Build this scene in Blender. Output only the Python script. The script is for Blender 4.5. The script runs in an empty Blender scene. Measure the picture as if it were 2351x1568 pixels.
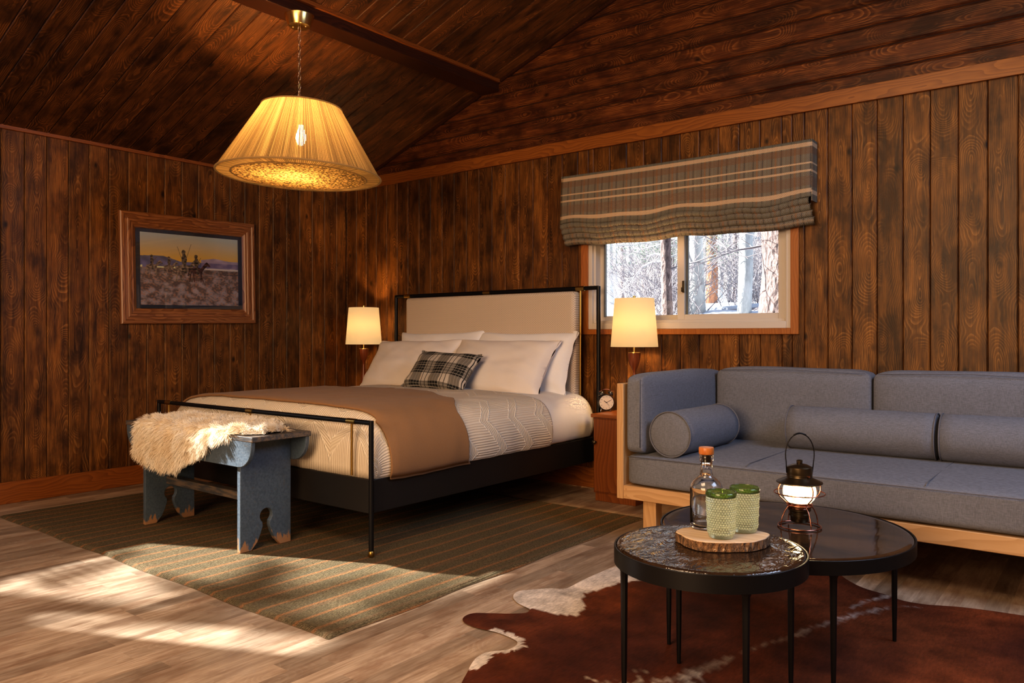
import bpy, bmesh, math, random
from mathutils import Vector, Matrix, noise
random.seed(7)
PI = math.pi
C = bpy.context.scene.collection
def V(*a): return Vector(a)

# ------------------------------------------------------------------ node helper
class N:
    """small expression layer over shader nodes"""
    def __init__(s, nt, sock): s.nt, s.s = nt, sock
    def _m(s, op, *o, clamp=False):
        n = s.nt.nodes.new('ShaderNodeMath'); n.operation = op; n.use_clamp = clamp
        for i, x in enumerate((s,) + o):
            if isinstance(x, N): s.nt.links.new(x.s, n.inputs[i])
            else: n.inputs[i].default_value = x
        return N(s.nt, n.outputs[0])
    def __add__(s, o): return s._m('ADD', o)
    def __sub__(s, o): return s._m('SUBTRACT', o)
    def __mul__(s, o): return s._m('MULTIPLY', o)
    def __truediv__(s, o): return s._m('DIVIDE', o)
    def floor(s): return s._m('FLOOR')
    def fract(s): return s._m('FRACT')
    def abs(s): return s._m('ABSOLUTE')
    def sin(s): return s._m('SINE')
    def sqrt(s): return s._m('SQRT')
    def pow(s, o): return s._m('POWER', o)
    def gt(s, o): return s._m('GREATER_THAN', o)
    def lt(s, o): return s._m('LESS_THAN', o)
    def max(s, o): return s._m('MAXIMUM', o)
    def min(s, o): return s._m('MINIMUM', o)
    def ping(s, o): return s._m('PINGPONG', o)
    def map(s, a, b, c=0.0, d=1.0, smooth=False):
        n = s.nt.nodes.new('ShaderNodeMapRange'); n.clamp = True
        if smooth: n.interpolation_type = 'SMOOTHSTEP'
        s.nt.links.new(s.s, n.inputs[0])
        for i, x in enumerate((a, b, c, d)): n.inputs[i + 1].default_value = x
        return N(s.nt, n.outputs[0])

class Mat:
    def __init__(s, name, col=(.5, .5, .5), rough=.5, metal=0.0, **kw):
        s.m = bpy.data.materials.new(name); s.m.use_nodes = True
        s.nt = s.m.node_tree; s.b = s.nt.nodes['Principled BSDF']
        s.out = s.nt.nodes['Material Output']
        s.set('Base Color', (*col, 1)); s.set('Roughness', rough); s.set('Metallic', metal)
        for k, v in kw.items(): s.set(k.replace('_', ' '), v)
    def set(s, k, v):
        i = s.b.inputs[k]
        if isinstance(v, N): s.nt.links.new(v.s, i)
        else: i.default_value = v
    def node(s, t, **kw):
        n = s.nt.nodes.new(t)
        for k, v in kw.items(): setattr(n, k, v)
        return n
    def link(s, a, b): s.nt.links.new(a.s if isinstance(a, N) else a, b)
    def pos(s, kind='Position'):
        if kind == 'Position': o = s.node('ShaderNodeNewGeometry').outputs['Position']
        else: o = s.node('ShaderNodeTexCoord').outputs[kind]
        sp = s.node('ShaderNodeSeparateXYZ'); s.link(o, sp.inputs[0])
        return [N(s.nt, sp.outputs[i]) for i in range(3)]
    def vec(s, x, y, z=0.0):
        n = s.node('ShaderNodeCombineXYZ')
        for i, v in enumerate((x, y, z)):
            if isinstance(v, N): s.link(v, n.inputs[i])
            else: n.inputs[i].default_value = v
        return N(s.nt, n.outputs[0])
    def noise(s, vec, scale=5, detail=3, rough=.5, dist=0.0):
        n = s.node('ShaderNodeTexNoise'); s.link(vec, n.inputs['Vector'])
        n.inputs['Scale'].default_value = scale; n.inputs['Detail'].default_value = detail
        n.inputs['Roughness'].default_value = rough; n.inputs['Distortion'].default_value = dist
        return N(s.nt, n.outputs[0])
    def voronoi(s, vec, scale=5, rand=1.0):
        n = s.node('ShaderNodeTexVoronoi'); s.link(vec, n.inputs['Vector'])
        n.inputs['Scale'].default_value = scale; n.inputs['Randomness'].default_value = rand
        return N(s.nt, n.outputs['Distance'])
    def white(s, v):
        n = s.node('ShaderNodeTexWhiteNoise', noise_dimensions='1D'); s.link(v, n.inputs['W'])
        return N(s.nt, n.outputs['Value'])
    def mix(s, f, a, b, mode='MIX'):
        n = s.node('ShaderNodeMix', data_type='RGBA', blend_type=mode)
        for i, v in ((0, f), (6, a), (7, b)):
            if isinstance(v, N): s.link(v, n.inputs[i])
            elif i == 0: n.inputs[0].default_value = v
            else: n.inputs[i].default_value = (*v, 1)
        return N(s.nt, n.outputs[2])
    def bump(s, h, strength=.3, dist=.01):
        n = s.node('ShaderNodeBump'); n.inputs['Strength'].default_value = strength
        n.inputs['Distance'].default_value = dist; s.link(h, n.inputs['Height'])
        s.link(n.outputs[0], s.b.inputs['Normal']); return n

def plank_wood(name, across, along, w, off, dark, mid, light, rough=.42, line=.6, blotch=.75, board=0.0,
               bright=(.75, 1.25), knots=True, coord='Position', ringf=70, grey=None):
    m = Mat(name, rough=rough); p = m.pos(coord)
    a, l, t = p[across], p[along], p[3 - across - along]
    q = (a - off) / w
    idx = q.floor()
    r1 = m.white(idx * 1.37 + 11.3)
    if board:
        bi = (l / board + r1 * 7.3).floor()
        r1 = m.white(idx * 3.17 + bi * 7.77 + 3.1)
    r2 = m.white(r1 * 913.7 + 5.1)
    loc = (q.fract() - .5) * w
    seed = r1 * 61.0
    v1 = m.vec(a * 1.0, l * .04, seed)
    fib = m.noise(v1, 170, 3, .65)
    streak = m.noise(m.vec(a * 1.0, l * .10, seed), 34, 3, .6)
    wob = m.noise(m.vec(l * 1.0, seed, loc * .8), 2.1, 2, .4)
    wob2 = m.noise(m.vec(a * 1.0, l * .3, seed + 4.0), 14, 1, .4)
    depth = (wob - .5) * .5 + (wob2 - .5) * .010
    cc = loc - (r2 - .5) * w * .7
    rr = (cc * cc + depth * depth).sqrt()
    ph = (rr * ringf * 1.5).fract()
    ring = ph.map(.45, .90) * ph.map(1.0, .93) * m.noise(m.vec(a * 1.0, l * .5, seed + 9.0), 11, 1).map(.38, .58)
    col = m.mix(streak.map(.3, .7), dark, mid)
    col = m.mix(ring * line * fib.map(.3, .6, .35, 1), col, light)
    col = m.mix(fib.map(.5, .8) * .28, col, light)
    col = m.mix(fib.map(.5, .25) * .5, col, dark)
    if blotch:
        bl = m.noise(m.vec(a * 1.0, l * .45, seed * 1.7), 9, 4, .6)
        col = m.mix(bl.map(.47, .66) * blotch, col, tuple(c * .45 for c in dark) if grey is None else grey)
    if knots:
        kv = m.voronoi(m.vec(loc * 1.0, l * .55 , idx * 3.7 + seed), 5.2)
        col = m.mix(kv.map(.10, .03, 0, .95), col, tuple(c * .3 for c in dark))
    br = r2.map(0, 1, *bright)
    mul = m.node('ShaderNodeMix', data_type='RGBA', blend_type='MULTIPLY'); mul.inputs[0].default_value = 1
    m.link(col, mul.inputs[6]); m.link(m.vec(br, br, br), mul.inputs[7])
    m.link(mul.outputs[2], m.b.inputs['Base Color'])
    m.set('Roughness', fib.map(0, 1, rough - .1, rough + .15))
    m.bump(fib * .4 + ring * .5, .25, .002); m.set('Specular IOR Level', .3)
    return m.m

def simple_wood(name, along, dark, light, rough=.45, scale=1.0, coord='Object', bumpy=.15):
    m = Mat(name, rough=rough); p = m.pos(coord); l = p[along]; o = [p[i] for i in range(3) if i != along]
    wob = m.noise(m.vec(o[0] * 1.0, l * .25, o[1] * 1.0), 9 * scale, 2, .5)
    fib = m.noise(m.vec(o[0] * 1.0, l * .04, o[1] * 1.0), 120 * scale, 3, .6)
    ring = ((o[0] + o[1] * .7) * 55 * scale + wob * 8).fract()
    col = m.mix(ring.map(.2, .95) * .6 + fib * .4, light, dark)
    m.link(col, m.b.inputs['Base Color']); m.bump(fib, bumpy, .002)
    return m.m

def cloth(name, col, col2=None, scale=450, rough=.95, coord='Object', strength=.35, sheen=0.0, slub=.5, spec=.15):
    m = Mat(name, col, rough); p = m.pos(coord)
    a = m.noise(m.vec(p[0] * .12, p[1] * .12, p[2]), scale, 2, .6)
    b = m.noise(m.vec(p[0], p[1], p[2] * .12), scale, 2, .6)
    lo = m.noise(m.vec(*p), 12, 3)
    h = a + b
    c2 = col2 or tuple(c * .72 for c in col)
    m.link(m.mix((h * .5).map(.4, .6) * slub + lo * .2, c2, col), m.b.inputs['Base Color'])
    m.set('Sheen Weight', sheen * .15); m.set('Specular IOR Level', spec); m.bump(h, strength, .0015)
    return m.m

# ------------------------------------------------------------------ mesh helpers
def new(): return bmesh.new()
def box(bm, x0, x1, y0, y1, z0, z1, M=None):
    vs = [bm.verts.new((x, y, z)) for x in (x0, x1) for y in (y0, y1) for z in (z0, z1)]
    if M: [setattr(v, 'co', M @ v.co) for v in vs]
    for f in ((0, 1, 3, 2), (4, 6, 7, 5), (0, 4, 5, 1), (2, 3, 7, 6), (0, 2, 6, 4), (1, 5, 7, 3)):
        bm.faces.new([vs[i] for i in f])
def lathe(bm, prof, seg=32, M=None, close=False, rf=None):
    rings = []
    for k, (r, z) in enumerate(prof):
        if r < 1e-6:
            rings.append([bm.verts.new((0, 0, z))])
        else:
            rings.append([bm.verts.new(((r + (rf(r, z, 2 * PI * i / seg, k) if rf else 0)) * math.cos(2 * PI * i / seg),
                                        (r + (rf(r, z, 2 * PI * i / seg, k) if rf else 0)) * math.sin(2 * PI * i / seg), z)) for i in range(seg)])
    if M:
        for R in rings:
            for v in R: v.co = M @ v.co
    prs = list(zip(rings, rings[1:])) + ([(rings[-1], rings[0])] if close else [])
    for A, B in prs:
        for i in range(seg):
            j = (i + 1) % seg
            if len(A) == 1 and len(B) == 1: continue
            if len(A) == 1: f = (A[0], B[j], B[i])
            elif len(B) == 1: f = (A[i], A[j], B[0])
            else: f = (A[i], A[j], B[j], B[i])
            try: bm.faces.new(f)
            except ValueError: pass
def tube(bm, pts, r, seg=8, closed=False, M=None, cap=True):
    pts = [Vector(p) for p in pts]; n = len(pts); rings = []
    rad = r if callable(r) else (lambda i: r)
    up = None
    for i, p in enumerate(pts):
        if closed: d = pts[(i + 1) % n] - pts[i - 1]
        else: d = pts[min(i + 1, n - 1)] - pts[max(i - 1, 0)]
        d.normalize()
        if up is None:
            up = Vector((0, 0, 1)) if abs(d.z) < .9 else Vector((1, 0, 0))
        s = d.cross(up).normalized(); up = s.cross(d).normalized()
        R = rad(i)
        rings.append([bm.verts.new(p + (s * math.cos(2 * PI * k / seg) + up * math.sin(2 * PI * k / seg)) * R) for k in range(seg)])
    if M:
        for R in rings:
            for v in R: v.co = M @ v.co
    m = n if closed else n - 1
    for i in range(m):
        A, B = rings[i], rings[(i + 1) % n]
        for k in range(seg):
            bm.faces.new((A[k], A[(k + 1) % seg], B[(k + 1) % seg], B[k]))
    if not closed and cap:
        bm.faces.new(rings[0][::-1]); bm.faces.new(rings[-1])
def prism(bm, poly, f, h0, h1):
    """poly 2-D points; f(a,b,h)->xyz"""
    A = [bm.verts.new(f(a, b, h0)) for a, b in poly]; B = [bm.verts.new(f(a, b, h1)) for a, b in poly]
    n = len(poly)
    bm.faces.new(A[::-1]); bm.faces.new(B)
    for i in range(n): bm.faces.new((A[i], A[(i + 1) % n], B[(i + 1) % n], B[i]))
def grid(bm, nu, nv, f, closeu=False, uv=None, colf=None):
    V_ = [[bm.verts.new(f(i / (nu if closeu else nu - 1), j / (nv - 1))) for j in range(nv)] for i in range(nu)]
    lay = bm.loops.layers.uv.verify() if uv else None
    for i in range(nu if closeu else nu - 1):
        for j in range(nv - 1):
            ii = (i + 1) % nu
            fc = bm.faces.new((V_[i][j], V_[ii][j], V_[ii][j + 1], V_[i][j + 1]))
            if uv:
                for lp, (a, b) in zip(fc.loops, ((i, j), (i + 1, j), (i + 1, j + 1), (i, j + 1))):
                    lp[lay].uv = uv(a / (nu - 1), b / (nv - 1))
    return V_
def wloc(o):
    v = Vector((0, 0, 0))
    while o: v += o.location; o = o.parent
    return v
def obj(name, bm, mat, parent=None, smooth=None, bevel=0, origin=None, sub=0, solid=0, norm=True, bseg=2):
    """bm is written in world coordinates"""
    if norm: bmesh.ops.recalc_face_normals(bm, faces=bm.faces[:])
    if parent: o0 = wloc(parent)
    else:
        if origin is None:
            lo = [min(v.co[i] for v in bm.verts) for i in range(3)]; hi = [max(v.co[i] for v in bm.verts) for i in range(3)]
            origin = ((lo[0] + hi[0]) / 2, (lo[1] + hi[1]) / 2, lo[2])
        o0 = Vector(origin)
    bmesh.ops.translate(bm, verts=bm.verts[:], vec=-o0)
    me = bpy.data.meshes.new(name); bm.to_mesh(me); bm.free()
    me.materials.append(mat)
    if smooth is not None:
        me.polygons.foreach_set('use_smooth', [True] * len(me.polygons))
        if smooth < 180: me.set_sharp_from_angle(angle=math.radians(smooth))
    o = bpy.data.objects.new(name, me); C.objects.link(o)
    if parent: o.parent = parent
    else: o.location = o0
    if bevel:
        md = o.modifiers.new('b', 'BEVEL'); md.width = bevel; md.segments = bseg; md.limit_method = 'ANGLE'; md.angle_limit = .6
        if smooth is None:
            me.polygons.foreach_set('use_smooth', [True] * len(me.polygons)); me.set_sharp_from_angle(angle=math.radians(40))
    if sub:
        md = o.modifiers.new('s', 'SUBSURF'); md.levels = md.render_levels = sub
    if solid:
        md = o.modifiers.new('t', 'SOLIDIFY'); md.thickness = solid; md.offset = 0
    return o
def tag(o, label, cat, group=None):
    o['label'] = label; o['category'] = cat
    if group: o['group'] = group
    return o
def thing(name, label, cat, loc, group=None):
    o = bpy.data.objects.new(name, None); C.objects.link(o); o.location = loc; o.empty_display_size = .1
    return tag(o, label, cat, group)
def struct(name, bm, mat, parent=None, **k):
    o = obj(name, bm, mat, parent, **k)
    if not parent: o['kind'] = 'structure'
    return o
def copy_tree(o, parent=None):
    c = o.copy(); C.objects.link(c); c.parent = parent
    for ch in list(o.children): copy_tree(ch, c)
    return c
def B(*a, M=None):
    bm = new(); box(bm, *a, M=M); return bm
def T(x=0, y=0, z=0): return Matrix.Translation((x, y, z))
def R(a, ax): return Matrix.Rotation(math.radians(a), 4, ax)

# ------------------------------------------------------------------ materials
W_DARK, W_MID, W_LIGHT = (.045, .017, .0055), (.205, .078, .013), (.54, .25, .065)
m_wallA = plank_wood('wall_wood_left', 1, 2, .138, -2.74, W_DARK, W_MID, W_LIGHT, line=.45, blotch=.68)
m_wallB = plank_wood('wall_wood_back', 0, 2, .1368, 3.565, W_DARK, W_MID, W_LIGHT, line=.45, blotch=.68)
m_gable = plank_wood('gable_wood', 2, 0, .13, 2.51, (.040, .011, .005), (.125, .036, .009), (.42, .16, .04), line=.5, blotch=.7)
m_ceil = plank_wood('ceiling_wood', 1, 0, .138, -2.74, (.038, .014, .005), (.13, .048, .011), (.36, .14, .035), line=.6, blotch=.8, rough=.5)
m_floor = plank_wood('floor_wood', 0, 1, .082, 0, (.29, .205, .14), (.54, .42, .315), (.68, .56, .44), rough=.4, line=.25,
                     blotch=.55, board=.95, bright=(.6, 1.12), knots=False, ringf=45, grey=(.20, .11, .065))
m_trim = simple_wood('trim_wood', 0, (.17, .05, .009), (.34, .118, .02), .4, coord='Position')
m_trimA = simple_wood('trim_wood_left', 1, (.16, .047, .009), (.30, .098, .018), .4, coord='Position')
m_beam = simple_wood('beam_wood', 1, (.02, .007, .004), (.062, .019, .008), .35, coord='Position')
m_casing = simple_wood('casing_wood', 2, (.28, .085, .015), (.42, .15, .03), .4, coord='Position')
m_blackgap = Mat('gap_dark', (.012, .005, .003), .9).m
m_plain = plank_wood('rear_wood', 0, 2, .137, 0, W_DARK, W_MID, W_LIGHT)
m_plainR = plank_wood('rear_wood_side', 1, 2, .137, 0, W_DARK, W_MID, W_LIGHT)

m_blackmetal = Mat('black_metal', (.014, .014, .016), .38, .6).m
m_rail = Mat('bed_black', (.012, .011, .011), .45, 0).m
m_brass = Mat('aged_brass', (.42, .27, .08), .32, 1).m
m_brass2 = Mat('satin_brass', (.75, .52, .20), .25, 1).m
m_copper = Mat('copper_wire', (.55, .27, .2), .25, 1).m
m_bronze = Mat('dark_bronze', (.10, .075, .045), .35, .9).m

def headboard_mat():
    m = Mat('headboard_weave', (.66, .56, .46), .9); p = m.pos('Position')
    u = p[0] * 62; v = p[2] * 62
    d = ((u + v).fract() - .5).abs().map(.1, .3) * ((u - v).fract() - .5).abs().map(.1, .3)
    m.link(m.mix(d, (.50, .40, .31), (.74, .65, .54)), m.b.inputs['Base Color']); m.bump(d, .4, .002)
    return m.m
m_head = headboard_mat()
m_sheet = cloth('white_sheet', (.80, .76, .72), (.74, .70, .66), 300, strength=.06, sheen=.1, slub=.3)
m_pillow = cloth('white_pillowcase', (.80, .74, .70), (.75, .69, .65), 300, strength=.06, sheen=.1, slub=.3)
m_pillow2 = cloth('bright_pillowcase', (.84, .82, .82), (.78, .76, .76), 300, strength=.06, sheen=.1, slub=.3)

def quilt_mat():
    m = Mat('quilt_weave', (.7, .64, .56), .9); p = m.pos('UV'); u, v = p[0], p[1]
    zz = (u / .34).ping(.5) * 2.0              # 0..1 triangle across
    k = (v / .27 + zz * .62)
    f = k.fract()
    band = (f - .5).abs()                      # zigzag bands
    ribs1 = (v * 430 + zz * 40).sin() * .5 + .5
    ribs2 = (u * 430).sin() * .5 + .5
    inb = band.lt(.13)
    ribs = m.mix(inb, m.vec(ribs2, ribs2, ribs2), m.vec(ribs1, ribs1, ribs1))
    sep = m.node('ShaderNodeSeparateXYZ'); m.link(ribs, sep.inputs[0]); rb = N(m.nt, sep.outputs[0])
    edge = (band - .13).abs().map(.0, .035, 1, 0)
    h = rb * .7 + edge * .9 + inb * .3
    col = m.mix((rb * .55 + edge * .8).min(1.0), (.62, .53, .42), (.86, .78, .66))
    m.link(col, m.b.inputs['Base Color']); m.bump(h, .8, .0045)
    return m.m
m_quilt = quilt_mat()
m_blanket = cloth('brown_wool', (.34, .195, .10), (.29, .16, .078), 500, strength=.3, sheen=.5, slub=.35, coord='Position')

def plaid_mat():
    m = Mat('plaid', (.05, .05, .05), .9); p = m.pos('UV'); u, v = p[0], p[1]
    def st(x, per, lo, hi, off=0.0):
        f = (x / per + off).fract(); return f.gt(lo) * f.lt(hi)
    bu = st(u, .19, .0, .46); bv = st(v, .17, .25, .66)
    base = (bu + bv) * .35 + bu * bv * .3
    col = m.mix(base * .9, (.009, .009, .008), (.55, .50, .44))
    for per, lo, hi, off in ((.19, .47, .495, 0), (.19, .56, .58, 0), (.19, .72, .74, 0), (.19, .86, .88, 0)):
        col = m.mix(st(u, per, lo, hi, off) * .28, col, (.62, .58, .52))
    for lo, hi in ((.02, .05), (.12, .14), (.74, .77), (.90, .92)):
        col = m.mix(st(v, .17, lo, hi) * .4, col, (.62, .58, .52))
    for lo, hi in ((.08, .11), (.28, .31)):
        col = m.mix(st(u, .19, lo, hi), col, (.02, .02, .02))
    m.link(col, m.b.inputs['Base Color']); m.bump(((u + v) * 2500).sin(), .2, .001)
    return m.m
m_plaid = plaid_mat()

def blind_mat():
    m = Mat('blind_tweed', (.2, .2, .18), .95); p = m.pos('UV'); u, v = p[0], p[1]
    fz = m.noise(m.vec(u * 1.0, v * 1.0), 260, 2, .6)
    fine = ((u * 620).sin() * (v * 620).sin()) * .5 + .5
    def st(x, c, w): return (x - c).abs().lt(w)
    def stp(x, per, c, w): return ((x / per).fract() - c).abs().lt(w)
    col = m.mix(fine, (.125, .105, .082), (.29, .245, .185))
    for c, w, k, cl in ((.2, .04, .6, (.24, .235, .185)), (.55, .035, .7, (.065, .058, .052)), (.75, .05, .75, (.30, .155, .075)),
                        (.05, .03, .7, (.05, .05, .055)), (.38, .03, .6, (.20, .20, .17)), (.9, .03, .6, (.24, .22, .2))):
        col = m.mix(stp(u, .115, c, w) * k * fz.map(.3, .6, .4, 1), col, cl)
    for c, w, k, cl in ((2.205, .02, .6, (.21, .105, .055)), (2.02, .03, .5, (.19, .10, .06)),(2.268, .012, .8, (.15, .155, .13)), (1.925, .012, .6, (.16, .155, .12)), (1.895, .004, .6, (.36, .27, .18))):
        col = m.mix(st(v, c, w) * k * fz.map(.35, .6, .5, 1), col, cl)
    for c, w in ((2.243, .0125), (2.13, .005), (2.083, .0065), (1.957, .013)):
        col = m.mix(st(v, c, w) * fine.map(0, .6, .35, .9) * fz.map(.3, .5, .5, 1), col, (.70, .50, .32))
    m.link(col, m.b.inputs['Base Color']); m.bump(fine + fz, .7, .003); m.set('Specular IOR Level', .1)
    return m.m
m_blind = blind_mat()

def rug_mat():
    m = Mat('rug_jute', (.2, .17, .12), .95); p = m.pos('Position')
    n1 = m.noise(m.vec(p[0], p[1] * .35, p[2]), 240, 3, .7)
    n2 = m.noise(m.vec(p[0], p[1] * .3, p[2]), 14, 3, .6)
    wob = m.noise(m.vec(p[0], p[1], 0.0), 3, 2)
    x = p[0] + wob * .02
    f = ((x / .112).fract() - .5).abs()
    f2 = ((x / .264 + .31).fract() - .5).abs()
    col = m.mix(n1.map(.3, .7), (.050, .038, .020), (.25, .195, .115))
    col = m.mix(n2.map(.45, .65) * .35, col, (.10, .095, .065))
    col = m.mix(f.map(.13, .02) * n1.map(.33, .6, .25, .9) * n2.map(.3, .6, .6, 1), col, (.42, .18, .075))
    col = m.mix(f2.map(.06, .02) * .3, col, (.25, .14, .08))
    m.link(col, m.b.inputs['Base Color'])
    hh = m.noise(m.vec(p[0], p[1] * .5, p[2]), 120, 2, .6)
    m.bump(n1 + hh + ((p[0] * 520).sin()) * .25, .9, .008); m.set('Specular IOR Level', .1)
    return m.m
m_rug = rug_mat()

def attr_mat(name, rough=.8, coat=0.0, hair=0.0):
    m = Mat(name, rough=rough); a = m.node('ShaderNodeVertexColor'); a.layer_name = 'Col'
    if hair:
        p = m.pos('Position'); n = m.noise(m.vec(p[0], p[1] * .25, p[2]), 130, 3, .7)
        n2 = m.noise(m.vec(p[0], p[1], p[2]), 7, 4, .6)
        k = n.map(.2, .8, .6, 1.35) * n2.map(.3, .7, .55, 1.3)
        m.link(m.mix(1.0, N(m.nt, a.outputs[0]), m.vec(k, k, k), 'MULTIPLY'), m.b.inputs['Base Color'])
        m.bump(n, hair, .003); m.set('Specular IOR Level', .25)
    else: m.link(a.outputs[0], m.b.inputs['Base Color'])
    m.set('Coat Weight', coat); m.set('Coat Roughness', .05)
    return m.m

m_sofa = cloth('blue_grey_linen', (.225, .238, .285), (.145, .153, .182), 420, strength=.4, sheen=.45, slub=.8, coord='Position')
m_pipe = cloth('blue_grey_piping', (.20, .20, .225), None, 420, coord='Position')
m_sofawood = simple_wood('pale_pine_rail', 0, (.50, .29, .13), (.66, .42, .22), .4, .8, bumpy=.05, coord='Position')
m_sofawoodZ = simple_wood('pale_pine_post', 2, (.50, .29, .13), (.64, .40, .20), .4, .8, bumpy=.05, coord='Position')
m_cherry = simple_wood('cherry_cabinet', 2, (.13, .036, .009), (.25, .080, .018), .38, .6)
m_cherrytop = simple_wood('cherry_top', 0, (.19, .06, .014), (.32, .11, .028), .33, .6)
m_lampwood = simple_wood('lamp_walnut', 2, (.13, .032, .012), (.24, .068, .022), .3, .5)
m_frameH = simple_wood('oak_frame_across', 1, (.13, .045, .016), (.36, .155, .06), .35, 1.0, bumpy=.3)
m_frameV = simple_wood('oak_frame_upright', 2, (.13, .045, .016), (.38, .17, .07), .35, 1.0, bumpy=.3)

def paint_mat():
    m = Mat('worn_blue_paint', (.07, .09, .125), .5); p = m.pos('Position')
    n = m.noise(m.vec(p[0], p[1], p[2] * .25), 30, 4, .65); n2 = m.noise(m.vec(*p), 90, 3, .7)
    n3 = m.noise(m.vec(p[0] * .2, p[1], p[2]), 60, 3, .6)
    col = m.mix(n2.map(.3, .7), (.052, .078, .110), (.095, .13, .175))
    col = m.mix(n3.map(.6, .78) * .5, col, (.14, .10, .065))
    wear = (n * 1.25 - p[2] * 4.2).map(.40, .46) * p[2].map(.13, .1)
    col = m.mix(wear, col, (.34, .19, .10))
    chip = n2.map(.70, .74) * m.noise(m.vec(*p), 6, 1).map(.5, .6)
    col = m.mix(chip, col, (.42, .28, .18))
    m.link(col, m.b.inputs['Base Color']); m.bump(n2 + n3, .2, .002); m.set('Roughness', n2.map(.3, .7, .32, .6))
    return m.m
m_paint = paint_mat()
def paint_top():
    m = Mat('worn_bench_top', (.07, .09, .125), .5); p = m.pos('Position')
    n3 = m.noise(m.vec(p[0] * .12, p[1], p[2]), 70, 4, .65); n2 = m.noise(m.vec(*p), 60, 3, .7)
    col = m.mix(n3.map(.42, .6), (.05, .055, .065), (.16, .12, .09))
    col = m.mix(n2.map(.55, .75) * .6, col, (.09, .10, .12))
    m.link(col, m.b.inputs['Base Color']); m.bump(n3, .3, .002)
    return m.m
m_painttop = paint_top()

def shade_mat(name, col, emis, est):
    m = Mat(name, col, .8); p = m.pos('Object')
    tr = m.node('ShaderNodeBsdfTranslucent'); tr.inputs[0].default_value = (*col, 1)
    mx = m.node('ShaderNodeMixShader'); mx.inputs[0].default_value = .55
    m.link(m.b.outputs[0], mx.inputs[1]); m.link(tr.outputs[0], mx.inputs[2])
    em = m.node('ShaderNodeEmission'); em.inputs[0].default_value = (*emis, 1); em.inputs[1].default_value = est
    ad = m.node('ShaderNodeAddShader'); m.link(mx.outputs[0], ad.inputs[0]); m.link(em.outputs[0], ad.inputs[1])
    m.link(ad.outputs[0], m.out.inputs[0])
    return m.m
m_shade = shade_mat('linen_shade', (.80, .68, .47), (1, .70, .36), .25)

def string_shade():
    m = Mat('string_shade', (.62, .42, .18), .85); p = m.pos('UV'); u, v = p[0], p[1]
    s = (u * 330).fract(); rnd = m.white((u * 330).floor()); big = m.noise(m.vec(u * 1.0, 0.0, 0.0), 42, 2)
    h = ((s - .5).abs() * 2)
    gap = (h.gt(.80) * rnd.gt(.35)).max(h.gt(.35) * rnd.gt(.94))
    fib = m.noise(m.vec(u * 3.0, v * .6, 0.0), 160, 3, .7)
    k = rnd.map(0, 1, .55, 1.2) * fib.map(.3, .7, .7, 1.15) * h.map(0, 1, 1.15, .35) * big.map(.3, .7, .65, 1.15)
    col = m.mix(1.0, (.74, .50, .21), m.vec(k, k, k), 'MULTIPLY')
    m.link(col, m.b.inputs['Base Color'])
    tr = m.node('ShaderNodeBsdfTranslucent'); m.link(col, tr.inputs[0])
    mx = m.node('ShaderNodeMixShader'); mx.inputs[0].default_value = .5
    m.link(m.b.outputs[0], mx.inputs[1]); m.link(tr.outputs[0], mx.inputs[2])
    tp = m.node('ShaderNodeBsdfTransparent')
    mx2 = m.node('ShaderNodeMixShader'); m.link(gap * .35, mx2.inputs[0]); m.link(mx.outputs[0], mx2.inputs[1]); m.link(tp.outputs[0], mx2.inputs[2])
    m.link(mx2.outputs[0], m.out.inputs[0]); m.bump(h * -1.0, .6, .004)
    return m.m
m_string = string_shade()
def weave_disc():
    m = Mat('knotted_weave', (.62, .42, .18), .85); p = m.pos('Position')
    d = m.voronoi(m.vec(p[0], p[1], 0.0), 62, .5)
    k = d.map(.1, .6, 1.3, .08)
    col = m.mix(1.0, (.80, .52, .20), m.vec(k, k, k), 'MULTIPLY')
    m.link(col, m.b.inputs['Base Color'])
    tr = m.node('ShaderNodeBsdfTranslucent'); m.link(col, tr.inputs[0])
    mx = m.node('ShaderNodeMixShader'); mx.inputs[0].default_value = .6
    m.link(m.b.outputs[0], mx.inputs[1]); m.link(tr.outputs[0], mx.inputs[2])
    m.link(mx.outputs[0], m.out.inputs[0]); m.bump(d * -1.0, .9, .01)
    return m.m
m_weave = weave_disc()
m_band = shade_mat('string_band', (.5, .33, .14), (1, .6, .2), .04)

def emit(name, col, st):
    m = Mat(name); e = m.node('ShaderNodeEmission'); e.inputs[0].default_value = (*col, 1); e.inputs[1].default_value = st
    m.link(e.outputs[0], m.out.inputs[0]); return m.m
m_bulb = emit('warm_bulb', (1, .72, .38), 60)
m_lantbulb = emit('lantern_filament', (1, .80, .50), 40)

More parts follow.
